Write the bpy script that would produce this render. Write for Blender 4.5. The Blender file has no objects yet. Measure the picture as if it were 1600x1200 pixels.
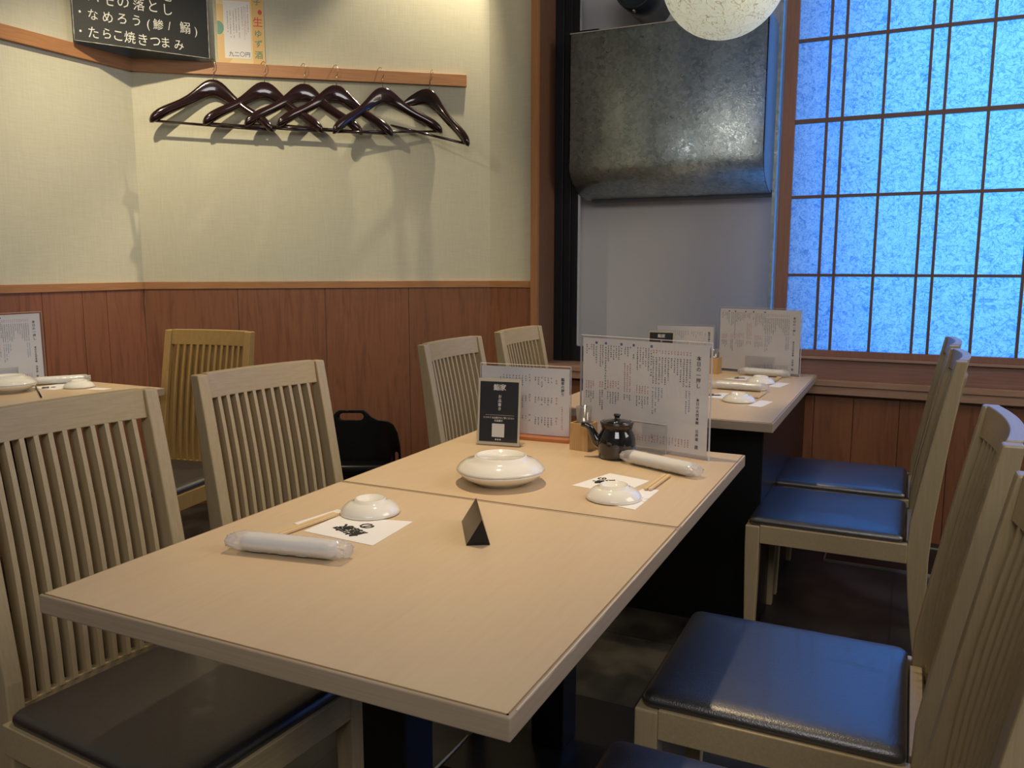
import bpy, bmesh, math, random
from mathutils import Vector, Matrix, noise
random.seed(7)
PI = math.pi
SC = bpy.context.scene
COL = SC.collection

# ------------------------------------------------------------------ camera, world, lights
cam_d = bpy.data.cameras.new('camera'); cam = bpy.data.objects.new('camera', cam_d); COL.objects.link(cam)
cam_d.sensor_fit = 'HORIZONTAL'; cam_d.sensor_width = 36.0; cam_d.lens = 36.0*1289.0/1600.0
cam_d.clip_start = 0.02; cam_d.clip_end = 60
cam.location = (0, 0, 1.166)
cam.rotation_euler = (PI/2 - 0.1426, 0, 0.45)
SC.camera = cam
SC.view_settings.view_transform = 'Standard'; SC.view_settings.look = 'None'
SC.view_settings.gamma = 1.0; SC.view_settings.use_curve_mapping = False
SC.view_settings.exposure = 0.30
SC.cycles.max_bounces = 8; SC.cycles.transparent_max_bounces = 16
SC.cycles.use_denoising = True
SC.cycles.caustics_reflective = False; SC.cycles.caustics_refractive = False
SC.cycles.sample_clamp_indirect = 4.0

W = bpy.data.worlds.new('world'); SC.world = W; W.use_nodes = True
W.node_tree.nodes['Background'].inputs[0].default_value = (0.25, 0.5, 1.0, 1)
W.node_tree.nodes['Background'].inputs[1].default_value = 0.35

def lamp(name, kind, loc, target, power, color, **kw):
    d = bpy.data.lights.new(name, kind); o = bpy.data.objects.new(name, d); COL.objects.link(o)
    o.location = loc; d.energy = power; d.color = color
    o.rotation_euler = (Vector(target)-Vector(loc)).to_track_quat('-Z', 'Y').to_euler()
    for k, v in kw.items(): setattr(d, k, v)
    return o
WARM = (1.0, 0.76, 0.47)
WARM2 = (1.0, 0.84, 0.58)
DAY = (0.045, 0.295, 1.0)
# daylight behind the paper screen
lamp('daylight', 'AREA', (0.95, 4.75, 1.7), (0.95, 3.0, 1.5), 88, DAY, shape='RECTANGLE', size=3.0, size_y=2.2)
# ceiling downlights, then two added soft fill lights without fittings
lamp('spot_front_table', 'SPOT', (-0.95, 1.85, 2.66), (-0.85, 1.58, 0.7), 92, WARM, spot_size=0.98, spot_blend=1.0, shadow_soft_size=0.03)
lamp('spot_rear_table', 'SPOT', (-1.00, 3.00, 2.66), (-0.95, 2.95, 0.7), 62, WARM, spot_size=1.15, spot_blend=0.9, shadow_soft_size=0.03)
lamp('spot_left_table', 'SPOT', (-2.52, 2.00, 2.64), (-2.88, 2.75, 1.2), 66, WARM2, spot_size=1.75, spot_blend=0.9, shadow_soft_size=0.02)
lamp('spot_corner', 'SPOT', (-1.858, 3.637, 3.10), (-2.45, 3.36, 1.45), 90, WARM2, spot_size=1.0, spot_blend=0.5, shadow_soft_size=0.02)
lamp('room_fill', 'AREA', (1.9, 2.1, 2.60), (-1.2, 1.9, 0.8), 30, (1.0, 0.87, 0.73), shape='RECTANGLE', size=1.4, size_y=1.8)
lamp('room_fill_back', 'AREA', (0.5, -1.2, 2.6), (-0.6, 2.0, 0.9), 25, (1.0, 0.94, 0.93), shape='RECTANGLE', size=1.6, size_y=1.0)

# ------------------------------------------------------------------ materials
MATS = {}
def newmat(name):
    m = bpy.data.materials.new(name); m.use_nodes = True; MATS[name] = m
    return m, m.node_tree.nodes, m.node_tree.links, m.node_tree.nodes['Principled BSDF']
def plain(name, col, rough=0.5, metal=0.0, spec=0.5, trans=0.0, ior=1.45, coat=0.0, emit=0.0, bump=0.0, bscale=200.0):
    m, N, L, P = newmat(name)
    P.inputs['Base Color'].default_value = (*col, 1); P.inputs['Roughness'].default_value = rough
    P.inputs['Metallic'].default_value = metal; P.inputs['Specular IOR Level'].default_value = spec
    P.inputs['Transmission Weight'].default_value = trans; P.inputs['IOR'].default_value = ior
    P.inputs['Coat Weight'].default_value = coat
    if bump:
        tc = N.new('ShaderNodeTexCoord'); n = N.new('ShaderNodeTexNoise'); n.inputs['Scale'].default_value = bscale
        b = N.new('ShaderNodeBump'); b.inputs['Strength'].default_value = bump; b.inputs['Distance'].default_value = 0.002
        L.new(tc.outputs['Object'], n.inputs['Vector']); L.new(n.outputs['Fac'], b.inputs['Height']); L.new(b.outputs['Normal'], P.inputs['Normal'])
    return m
def wood(name, c1, c2, stretch=(1, 1, 12), scale=14.0, rough=0.45, contrast=(0.3, 0.7), bump=0.08, detail=6, coat=0.0):
    """grain runs along the axis whose stretch is smallest (coordinates are multiplied by stretch)"""
    m, N, L, P = newmat(name)
    tc = N.new('ShaderNodeTexCoord'); mp = N.new('ShaderNodeMapping'); mp.inputs['Scale'].default_value = stretch
    n = N.new('ShaderNodeTexNoise'); n.inputs['Scale'].default_value = scale; n.inputs['Detail'].default_value = detail
    n.inputs['Distortion'].default_value = 0.6
    r = N.new('ShaderNodeValToRGB'); r.color_ramp.elements[0].position = contrast[0]; r.color_ramp.elements[1].position = contrast[1]
    r.color_ramp.elements[0].color = (*c1, 1); r.color_ramp.elements[1].color = (*c2, 1)
    b = N.new('ShaderNodeBump'); b.inputs['Strength'].default_value = bump; b.inputs['Distance'].default_value = 0.002
    L.new(tc.outputs['Object'], mp.inputs[0]); L.new(mp.outputs[0], n.inputs['Vector']); L.new(n.outputs['Fac'], r.inputs[0])
    L.new(r.outputs[0], P.inputs['Base Color']); L.new(n.outputs['Fac'], b.inputs['Height']); L.new(b.outputs['Normal'], P.inputs['Normal'])
    P.inputs['Roughness'].default_value = rough; P.inputs['Coat Weight'].default_value = coat
    return m

M_table = wood('table_laminate', (0.60, 0.455, 0.285), (0.635, 0.485, 0.31), (9, 0.8, 9), 10, 0.36, bump=0.02)
M_edge = wood('table_edge', (0.36, 0.28, 0.19), (0.43, 0.34, 0.235), (0.6, 0.6, 30), 10, 0.45, bump=0.04)
M_seam = plain('table_inlay', (0.30, 0.19, 0.095), 0.5)
M_worn = plain('worn_edge', (0.62, 0.52, 0.40), 0.5)
M_chair = wood('chair_ash', (0.39, 0.305, 0.170), (0.45, 0.355, 0.205), (30, 30, 1.6), 7, 0.4, bump=0.05)
M_chairh = wood('chair_ash_rail', (0.39, 0.305, 0.170), (0.45, 0.355, 0.205), (30, 1.6, 30), 7, 0.4, bump=0.05)
M_orange = wood('orange_cedar', (0.34, 0.155, 0.055), (0.44, 0.215, 0.085), (1.0, 1.0, 22), 9, 0.45, bump=0.04)
M_post = wood('post_cedar', (0.36, 0.165, 0.06), (0.44, 0.21, 0.085), (18, 18, 0.8), 9, 0.45, bump=0.04)
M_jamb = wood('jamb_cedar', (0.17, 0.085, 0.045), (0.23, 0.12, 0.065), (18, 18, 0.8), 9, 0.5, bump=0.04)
M_ledge = wood('ledge_cedar', (0.36, 0.215, 0.14), (0.44, 0.27, 0.18), (1.0, 20, 20), 8, 0.42, bump=0.05)
M_dkrail = wood('dark_sill_cedar', (0.24, 0.13, 0.10), (0.31, 0.175, 0.135), (1.0, 20, 20), 8, 0.4, bump=0.05)
M_shframe = wood('screen_frame_cedar', (0.23, 0.115, 0.085), (0.29, 0.15, 0.11), (20, 20, 1.0), 8, 0.45, bump=0.04)
M_shmull = plain('screen_bar', (0.14, 0.085, 0.07), 0.5)
M_leather = plain('seat_leather', (0.008, 0.007, 0.009), 0.38, spec=1.0, ior=1.8, coat=0.15, bump=0.35, bscale=420)
M_black = plain('black_paint', (0.005, 0.005, 0.006), 0.35)
M_blkalu = plain('black_aluminium', (0.008, 0.010, 0.014), 0.42)
M_gasket = plain('grey_gasket', (0.55, 0.55, 0.55), 0.6)
M_plastic = plain('black_gloss_plastic', (0.004, 0.004, 0.005), 0.20, spec=0.35)
M_china = plain('white_porcelain', (0.80, 0.78, 0.70), 0.08, coat=0.6)
M_soy = plain('black_glaze', (0.006, 0.006, 0.009), 0.07, coat=1.0)
M_unglazed = plain('brown_glaze_rim', (0.035, 0.022, 0.016), 0.25)
M_paper = plain('white_paper', (0.80, 0.79, 0.76), 0.7)
M_sheet = plain('menu_paper', (0.86, 0.86, 0.88), 0.6)
M_ink = plain('black_ink', (0.012, 0.011, 0.012), 0.7)
M_print = plain('dark_print', (0.06, 0.06, 0.10), 0.7)
M_red = plain('red_print', (0.62, 0.22, 0.20), 0.7)
M_blue = plain('blue_print', (0.12, 0.20, 0.45), 0.7)
M_green = plain('green_print', (0.06, 0.26, 0.24), 0.7)
M_cream = plain('cream_border', (0.66, 0.62, 0.50), 0.6)
M_cardblk = plain('card_black', (0.018, 0.022, 0.032), 0.5)
M_white = plain('white_print', (0.80, 0.80, 0.78), 0.6)
M_towel = plain('white_towel', (0.83, 0.82, 0.77), 0.85, bump=0.5, bscale=260)
M_chop = wood('chopstick_wood', (0.62, 0.44, 0.22), (0.70, 0.52, 0.28), (30, 2, 30), 8, 0.6)
M_box = wood('holder_wood', (0.44, 0.27, 0.115), (0.56, 0.36, 0.17), (40, 40, 2), 6, 0.5)
M_redwood = wood('stand_base_wood', (0.42, 0.15, 0.055), (0.48, 0.18, 0.07), (3, 30, 30), 6, 0.4)
M_hanger = plain('mahogany_lacquer', (0.016, 0.004, 0.005), 0.14, coat=1.0)
M_chrome = plain('brass_wire', (0.55, 0.45, 0.30), 0.25, metal=1.0)
M_boardf = plain('chalkboard', (0.012, 0.014, 0.014), 0.55)
M_chalk = plain('chalk', (0.70, 0.70, 0.62), 0.9)
M_pearl = plain('pearl_print', (0.78, 0.74, 0.66), 0.4)
M_poster = plain('poster_orange', (0.72, 0.46, 0.16), 0.25)
M_postery = plain('poster_yellow', (0.78, 0.62, 0.30), 0.25)
M_postg = plain('poster_green', (0.04, 0.25, 0.15), 0.3)
M_postr = plain('poster_red', (0.62, 0.06, 0.05), 0.3)
M_ceil = plain('ceiling_paint', (0.55, 0.52, 0.45), 0.9)
M_greypan = plain('grey_panel', (0.66, 0.66, 0.65), 0.5)
M_cord = plain('white_cord', (0.6, 0.6, 0.55), 0.5)
M_pick = plain('toothpick', (0.62, 0.45, 0.24), 0.6)

def clear(name, tint=(1, 1, 1), gloss=0.12, rough=0.03, milky=0.0):
    m, N, L, P = newmat(name); N.remove(P)
    out = N['Material Output']
    t = N.new('ShaderNodeBsdfTransparent'); t.inputs[0].default_value = (*tint, 1)
    g = N.new('ShaderNodeBsdfGlossy'); g.inputs['Roughness'].default_value = rough
    lw = N.new('ShaderNodeLayerWeight'); lw.inputs['Blend'].default_value = 0.25
    mt = N.new('ShaderNodeMath'); mt.operation = 'MULTIPLY_ADD'; mt.inputs[1].default_value = 0.55; mt.inputs[2].default_value = gloss*0.4
    mx = N.new('ShaderNodeMixShader')
    L.new(lw.outputs['Fresnel'], mt.inputs[0]); L.new(mt.outputs[0], mx.inputs[0]); L.new(t.outputs[0], mx.inputs[1]); L.new(g.outputs[0], mx.inputs[2])
    last = mx
    if milky:
        d = N.new('ShaderNodeBsdfDiffuse'); d.inputs[0].default_value = (0.85, 0.85, 0.85, 1)
        m2 = N.new('ShaderNodeMixShader'); m2.inputs[0].default_value = milky
        L.new(mx.outputs[0], m2.inputs[1]); L.new(d.outputs[0], m2.inputs[2]); last = m2
    L.new(last.outputs[0], out.inputs[0])
    return m
M_acryl = clear('clear_acrylic', (0.99, 0.99, 0.99), 0.02)
M_acryl_edge = clear('acrylic_edge', (0.85, 0.87, 0.88), 0.5, 0.1, 0.5)
M_wrap = clear('plastic_film', (0.99, 0.99, 0.99), 0.08, 0.15, 0.32)
M_cup = clear('clear_cup', (0.93, 0.93, 0.93), 0.4, 0.06, 0.10)

def wallpaper():
    m, N, L, P = newmat('woven_wallpaper')
    tc = N.new('ShaderNodeTexCoord')
    outs = []
    for sc in ((14, 14, 320), (300, 300, 12)):
        mp = N.new('ShaderNodeMapping'); mp.inputs['Scale'].default_value = sc
        n = N.new('ShaderNodeTexNoise'); n.inputs['Scale'].default_value = 1.0; n.inputs['Detail'].default_value = 3
        L.new(tc.outputs['Object'], mp.inputs[0]); L.new(mp.outputs[0], n.inputs['Vector']); outs.append(n.outputs['Fac'])
    ad = N.new('ShaderNodeMath'); ad.operation = 'ADD'; L.new(outs[0], ad.inputs[0]); L.new(outs[1], ad.inputs[1])
    r = N.new('ShaderNodeValToRGB'); r.color_ramp.elements[0].position = 0.35; r.color_ramp.elements[1].position = 0.65
    hf = N.new('ShaderNodeMath'); hf.operation = 'MULTIPLY'; hf.inputs[1].default_value = 0.5; L.new(ad.outputs[0], hf.inputs[0])
    r.color_ramp.elements[0].color = (0.53, 0.515, 0.385, 1); r.color_ramp.elements[1].color = (0.60, 0.585, 0.445, 1)
    L.new(hf.outputs[0], r.inputs[0]); L.new(r.outputs[0], P.inputs['Base Color'])
    b = N.new('ShaderNodeBump'); b.inputs['Strength'].default_value = 0.35; b.inputs['Distance'].default_value = 0.0012
    L.new(hf.outputs[0], b.inputs['Height']); L.new(b.outputs['Normal'], P.inputs['Normal'])
    P.inputs['Roughness'].default_value = 0.8
    return m
M_wall = wallpaper()

def wainscot():
    m, N, L, P = newmat('wainscot_boards')
    tc = N.new('ShaderNodeTexCoord'); mp = N.new('ShaderNodeMapping'); mp.inputs['Scale'].default_value = (9, 9, 0.7)
    n = N.new('ShaderNodeTexNoise'); n.inputs['Scale'].default_value = 5; n.inputs['Detail'].default_value = 7; n.inputs['Distortion'].default_value = 1.3
    w = N.new('ShaderNodeTexNoise'); w.inputs['Scale'].default_value = 2.2; w.inputs['Detail'].default_value = 1
    r = N.new('ShaderNodeValToRGB'); r.color_ramp.elements[0].position = 0.32; r.color_ramp.elements[1].position = 0.68
    r.color_ramp.elements[0].color = (0.185, 0.070, 0.030, 1); r.color_ramp.elements[1].color = (0.260, 0.105, 0.046, 1)
    e = r.color_ramp.elements.new(0.50); e.color = (0.240, 0.095, 0.042, 1)
    L.new(tc.outputs['Object'], mp.inputs[0]); L.new(mp.outputs[0], n.inputs['Vector']); L.new(n.outputs['Fac'], r.inputs[0]); L.new(r.outputs[0], P.inputs['Base Color'])
    P.inputs['Roughness'].default_value = 0.42
    return m
M_wains = wainscot()

def floor_mat():
    m, N, L, P = newmat('slate_floor')
    tc = N.new('ShaderNodeTexCoord'); n = N.new('ShaderNodeTexNoise'); n.inputs['Scale'].default_value = 5.0; n.inputs['Detail'].default_value = 5
    r = N.new('ShaderNodeValToRGB'); r.color_ramp.elements[0].position = 0.42; r.color_ramp.elements[1].position = 0.62
    r.color_ramp.elements[0].color = (0.014, 0.014, 0.013, 1); r.color_ramp.elements[1].color = (0.045, 0.043, 0.037, 1)
    bk = N.new('ShaderNodeTexBrick'); bk.offset = 0; bk.inputs['Scale'].default_value = 1.0; bk.inputs['Brick Width'].default_value = 0.6; bk.inputs['Row Height'].default_value = 0.6
    bk.inputs['Mortar Size'].default_value = 0.003; bk.inputs['Color1'].default_value = (1, 1, 1, 1); bk.inputs['Color2'].default_value = (0.8, 0.8, 0.8, 1); bk.inputs['Mortar'].default_value = (0.3, 0.3, 0.3, 1)
    mx = N.new('ShaderNodeMix'); mx.data_type = 'RGBA'; mx.blend_type = 'MULTIPLY'; mx.inputs[0].default_value = 1.0
    L.new(tc.outputs['Object'], n.inputs['Vector']); L.new(tc.outputs['Object'], bk.inputs['Vector']); L.new(n.outputs['Fac'], r.inputs[0])
    L.new(r.outputs[0], mx.inputs[6]); L.new(bk.outputs['Color'], mx.inputs[7]); L.new(mx.outputs[2], P.inputs['Base Color'])
    P.inputs['Roughness'].default_value = 0.33
    return m
M_floor = floor_mat()

def fibre_nodes(N, L, tc_out, scales, thr):
    """curly hair-like fibres: thin level lines of warped noise; returns 0..1 mask socket"""
    prev = None
    for k, s in enumerate(scales):
        mp = N.new('ShaderNodeMapping'); mp.inputs['Location'].default_value = (3.1*k, 1.7*k, 5.3*k)
        mp.inputs['Scale'].default_value = (s, s, s*1.2); L.new(tc_out, mp.inputs[0])
        n = N.new('ShaderNodeTexNoise'); n.inputs['Scale'].default_value = 1.0; n.inputs['Detail'].default_value = 0.6; n.inputs['Distortion'].default_value = 1.8
        L.new(mp.outputs[0], n.inputs['Vector'])
        a = N.new('ShaderNodeMath'); a.operation = 'SUBTRACT'; a.inputs[1].default_value = 0.5; L.new(n.outputs['Fac'], a.inputs[0])
        b = N.new('ShaderNodeMath'); b.operation = 'ABSOLUTE'; L.new(a.outputs[0], b.inputs[0])
        c = N.new('ShaderNodeMapRange'); c.inputs[1].default_value = 0.0; c.inputs[2].default_value = thr; c.inputs[3].default_value = 1.0; c.inputs[4].default_value = 0.0
        L.new(b.outputs[0], c.inputs[0])
        if prev is None: prev = c.outputs[0]
        else:
            mx = N.new('ShaderNodeMath'); mx.operation = 'MAXIMUM'; L.new(prev, mx.inputs[0]); L.new(c.outputs[0], mx.inputs[1]); prev = mx.outputs[0]
    return prev
def washi():
    m, N, L, P = newmat('fibre_paper'); N.remove(P); out = N['Material Output']
    tc = N.new('ShaderNodeTexCoord'); f = fibre_nodes(N, L, tc.outputs['Object'], (22, 30, 40), 0.030)
    r = N.new('ShaderNodeMix'); r.data_type = 'RGBA'; r.inputs[6].default_value = (0.92, 0.92, 0.90, 1); r.inputs[7].default_value = (0.38, 0.53, 0.70, 1)
    L.new(f, r.inputs[0])
    t = N.new('ShaderNodeBsdfTranslucent'); d = N.new('ShaderNodeBsdfDiffuse'); L.new(r.outputs[2], t.inputs[0]); L.new(r.outputs[2], d.inputs[0])
    mx = N.new('ShaderNodeMixShader'); mx.inputs[0].default_value = 0.12; L.new(t.outputs[0], mx.inputs[1]); L.new(d.outputs[0], mx.inputs[2])
    L.new(mx.outputs[0], out.inputs[0]); return m
M_washi = washi()
def globe_paper():
    m, N, L, P = newmat('globe_paper')
    tc = N.new('ShaderNodeTexCoord'); f = fibre_nodes(N, L, tc.outputs['Object'], (14, 20), 0.016); g = fibre_nodes(N, L, tc.outputs['Object'], (60, 90), 0.05)
    a = N.new('ShaderNodeMix'); a.data_type = 'RGBA'; a.inputs[6].default_value = (0.66, 0.69, 0.52, 1); a.inputs[7].default_value = (0.88, 0.90, 0.76, 1); L.new(g, a.inputs[0])
    b = N.new('ShaderNodeMix'); b.data_type = 'RGBA'; b.inputs[7].default_value = (0.42, 0.30, 0.17, 1); L.new(f, b.inputs[0]); L.new(a.outputs[2], b.inputs[6])
    L.new(b.outputs[2], P.inputs['Base Color']); L.new(b.outputs[2], P.inputs['Emission Color']); P.inputs['Emission Strength'].default_value = 0.36
    P.inputs['Roughness'].default_value = 0.8
    return m
M_globe = globe_paper()
def galvanised():
    m, N, L, P = newmat('galvanised_steel')
    tc = N.new('ShaderNodeTexCoord'); v = N.new('ShaderNodeTexVoronoi'); v.inputs['Scale'].default_value = 70; v.inputs['Randomness'].default_value = 1
    nd = N.new('ShaderNodeTexNoise'); nd.inputs['Scale'].default_value = 30; nd.inputs['Detail'].default_value = 3
    mxv = N.new('ShaderNodeMix'); mxv.data_type = 'VECTOR'; mxv.inputs[0].default_value = 0.05
    L.new(tc.outputs['Object'], mxv.inputs[4]); L.new(nd.outputs['Color'], mxv.inputs[5]); L.new(mxv.outputs[1], v.inputs['Vector'])
    sep = N.new('ShaderNodeSeparateColor'); L.new(v.outputs['Color'], sep.inputs[0])
    n = N.new('ShaderNodeTexNoise'); n.inputs['Scale'].default_value = 3; n.inputs['Detail'].default_value = 5
    mp = N.new('ShaderNodeMapping'); mp.inputs['Scale'].default_value = (3, 1, 0.6); L.new(tc.outputs['Object'], mp.inputs[0]); L.new(mp.outputs[0], n.inputs['Vector'])
    ad = N.new('ShaderNodeMath'); ad.operation = 'MULTIPLY_ADD'; ad.inputs[1].default_value = 0.45; L.new(sep.outputs[0], ad.inputs[0]); L.new(n.outputs['Fac'], ad.inputs[2])
    r = N.new('ShaderNodeValToRGB'); r.color_ramp.elements[0].position = 0.35; r.color_ramp.elements[1].position = 1.0
    r.color_ramp.elements[0].color = (0.24, 0.30, 0.32, 1); r.color_ramp.elements[1].color = (0.50, 0.58, 0.58, 1)
    L.new(ad.outputs[0], r.inputs[0]); L.new(r.outputs[0], P.inputs['Base Color'])
    rr = N.new('ShaderNodeMapRange'); rr.inputs[3].default_value = 0.27; rr.inputs[4].default_value = 0.48; L.new(sep.outputs[1], rr.inputs[0]); L.new(rr.outputs[0], P.inputs['Roughness'])
    P.inputs['Metallic'].default_value = 0.72
    b = N.new('ShaderNodeBump'); b.inputs['Strength'].default_value = 0.25; b.inputs['Distance'].default_value = 0.002
    fb = fibre_nodes(N, L, tc.outputs['Object'], (34, 50), 0.05); sm_ = N.new('ShaderNodeMath'); sm_.operation = 'MULTIPLY_ADD'; sm_.inputs[1].default_value = 0.6; L.new(fb, sm_.inputs[0]); L.new(sep.outputs[2], sm_.inputs[2])
    L.new(sm_.outputs[0], b.inputs['Height']); L.new(b.outputs['Normal'], P.inputs['Normal'])
    return m
M_galv = galvanised()

# ------------------------------------------------------------------ mesh helpers
def BM(): return bmesh.new()
def add_box(bm, lo, hi, mi=0, M=None):
    vs = []
    for x in (lo[0], hi[0]):
        for y in (lo[1], hi[1]):
            for z in (lo[2], hi[2]):
                p = Vector((x, y, z)); vs.append(bm.verts.new(M @ p if M else p))
    for f in ((0, 1, 3, 2), (4, 6, 7, 5), (0, 4, 5, 1), (2, 3, 7, 6), (0, 2, 6, 4), (1, 5, 7, 3)):
        bm.faces.new([vs[i] for i in f]).material_index = mi
def add_prism(bm, loop_a, loop_b, mi=0, smooth=False):
    a = [bm.verts.new(p) for p in loop_a]; b = [bm.verts.new(p) for p in loop_b]; n = len(a)
    for f in (bm.faces.new(a[::-1]), bm.faces.new(b)): f.material_index = mi
    for i in range(n):
        f = bm.faces.new((a[i], a[(i+1) % n], b[(i+1) % n], b[i])); f.material_index = mi; f.smooth = smooth
def add_loft(bm, rings, mi=0, caps=True, smooth=True, closed=True):
    R = [[bm.verts.new(p) for p in r] for r in rings]; n = len(R[0])
    for a, b in zip(R, R[1:]):
        for i in range(n if closed else n-1):
            f = bm.faces.new((a[i], a[(i+1) % n], b[(i+1) % n], b[i])); f.smooth = smooth; f.material_index = mi
    if caps and closed:
        for r in (R[0][::-1], R[-1]):
            f = bm.faces.new(r); f.material_index = mi
def add_tube(bm, pts, r, seg=8, mi=0):
    pts = [Vector(p) for p in pts]; rings = []
    up = Vector((0.013, 0.021, 1))
    for i, p in enumerate(pts):
        d = (pts[min(i+1, len(pts)-1)] - pts[max(i-1, 0)]).normalized()
        u = up if abs(d.dot(up.normalized())) < 0.95 else Vector((1, 0.1, 0))
        s = d.cross(u).normalized(); t = s.cross(d).normalized()
        rr = r[i] if isinstance(r, (list, tuple)) else r
        rings.append([p + (s*math.cos(2*PI*k/seg) + t*math.sin(2*PI*k/seg))*rr for k in range(seg)])
    add_loft(bm, rings, mi)
def add_lathe(bm, prof, seg=48, mi=0, wob=None, c=(0, 0, 0)):
    rings = []
    for k, (r, z) in enumerate(prof):
        rings.append([Vector((c[0]+(r*(1+(wob(2*PI*i/seg, r, z) if wob else 0)))*math.cos(2*PI*i/seg),
                              c[1]+(r*(1+(wob(2*PI*i/seg, r, z) if wob else 0)))*math.sin(2*PI*i/seg), c[2]+z)) for i in range(seg)])
    add_loft(bm, rings, mi, caps=True)
def obj(name, bm, mats, parent=None, bevel=0.0, seg=2, sub=0, loc=None, rz=None):
    bmesh.ops.recalc_face_normals(bm, faces=bm.faces)
    me = bpy.data.meshes.new(name); bm.to_mesh(me); bm.free()
    for m in (mats if isinstance(mats, (list, tuple)) else [mats]): me.materials.append(m)
    o = bpy.data.objects.new(name, me); COL.objects.link(o)
    if parent: o.parent = parent
    if bevel:
        b = o.modifiers.new('bevel', 'BEVEL'); b.width = bevel; b.segments = seg; b.limit_method = 'ANGLE'; b.angle_limit = 0.6
        b.harden_normals = False
    if sub:
        s = o.modifiers.new('sub', 'SUBSURF'); s.levels = sub; s.render_levels = sub
    if loc: o.location = loc
    if rz is not None: o.rotation_euler = (0, 0, rz)
    return o
def tag(o, label, cat, group=None):
    o['label'] = label; o['category'] = cat
    if group: o['group'] = group
    return o
def thing(name, label, cat, loc=(0, 0, 0), rz=0.0, group=None, tilt=(0, 0)):
    o = bpy.data.objects.new(name, None); COL.objects.link(o); o.empty_display_size = 0.05
    o.location = loc; o.rotation_euler = (tilt[0], tilt[1], rz)
    return tag(o, label, cat, group)
def struct(name, bm, mats, bevel=0.0, parent=None):
    o = obj(name, bm, mats, parent, bevel); 
    if parent is None: o['kind'] = 'structure'
    return o
def children(o): return [c for c in bpy.data.objects if c.parent == o]
def dup(root, loc, rz, label, group=None):
    r = root.copy(); COL.objects.link(r); r.location = loc; r.rotation_euler = (root.rotation_euler[0], root.rotation_euler[1], rz); r['label'] = label
    if group: r['group'] = group
    def rec(src, dst):
        for ch in children(src):
            c = ch.copy(); COL.objects.link(c); c.parent = dst
            rec(ch, c)
    rec(root, r)
    return r
def text_mesh(body, size, mat, parent, M, name='lettering', bold=0.0, space=1.0, ext=0.0004, align='CENTER', squash=1.0, line=1.0):
    c = bpy.data.curves.new('txt', 'FONT'); c.body = body; c.size = size; c.extrude = ext; c.offset = bold
    c.space_character = space; c.space_line = line; c.align_x = align; c.align_y = 'CENTER'; c.resolution_u = 2
    t = bpy.data.objects.new('txt', c); COL.objects.link(t)
    bpy.context.view_layer.update()
    me = bpy.data.meshes.new_from_object(t.evaluated_get(bpy.context.evaluated_depsgraph_get()))
    bpy.data.objects.remove(t); bpy.data.curves.remove(c)
    me.transform(M @ Matrix.Diagonal((squash, 1, 1, 1))); me.name = name
    me.materials.clear(); me.materials.append(mat)
    o = bpy.data.objects.new(name, me); COL.objects.link(o); o.parent = parent
    return o
def join_into(dst_list, name, parent):
    """merge several text meshes (same material) into one object"""
    bm = BM(); mats = []
    for o in dst_list:
        m = o.data.materials[0]
        if m not in mats: mats.append(m)
        n0 = len(bm.faces); bm.from_mesh(o.data); bm.faces.ensure_lookup_table()
        for f in bm.faces[n0:]: f.material_index = mats.index(m)
    for o in dst_list: bpy.data.objects.remove(o)
    return obj(name, bm, mats, parent)
def vert(s): return '\n'.join(s)

# ------------------------------------------------------------------ the room
HX, HY = 0.784, 0.621              # direction of the hanger wall
HA = math.atan2(HY, HX)
K0 = Vector((-3.262, 2.768, 0)); K1 = Vector((-1.962, 3.798, 0))
ZC = 3.20; ZR = 1.09               # ceiling, wainscot rail top
WX = 2.4; WB = -1.9

bm = BM(); add_box(bm, (-3.5, WB-0.1, -0.1), (WX+0.1, 4.4, 0)); struct('floor', bm, M_floor)
bm = BM(); add_box(bm, (-3.5, WB-0.1, ZC), (WX+0.1, 4.4, ZC+0.1)); struct('ceiling', bm, M_ceil)
# left wall
bm = BM(); add_box(bm, (-3.40, WB, 0), (-3.262, 2.90, ZC)); struct('wall_left', bm, M_wall)
bm = BM(); add_box(bm, (WX, WB, 0), (WX+0.1, 4.3, ZC)); struct('wall_right', bm, M_wall)
bm = BM(); add_box(bm, (-3.4, WB-0.1, 0), (WX+0.1, WB, ZC)); struct('wall_back', bm, M_wall)
def along(p, s, n, z):             # point on hanger wall: s along from K0, n out into the room
    return Vector((p.x + HX*s + HY*n, p.y + HY*s - HX*n, z))
L_H = (K1-K0).length
def hw_box(bm, s0, s1, n0, n1, z0, z1, mi=0):
    add_prism(bm, [along(K0, s0, n0, z0), along(K0, s1, n0, z0), along(K0, s1, n1, z0), along(K0, s0, n1, z0)],
                  [along(K0, s0, n0, z1), along(K0, s1, n0, z1), along(K0, s1, n1, z1), along(K0, s0, n1, z1)], mi)
bm = BM(); hw_box(bm, -0.02, L_H+0.05, -0.08, 0, 0, ZC); struct('wall_hanger', bm, M_wall)
# piece of the window wall left of the post, and the wall above/below the window
bm = BM(); add_box(bm, (K1.x-0.02, 3.80, 0), (-1.722, 3.92, ZC)); struct('wall_corner', bm, M_wall)
bm = BM(); add_box(bm, (-1.722, 3.815, 0), (WX, 3.93, 0.60)); struct('wall_window', bm, M_wains)
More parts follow.
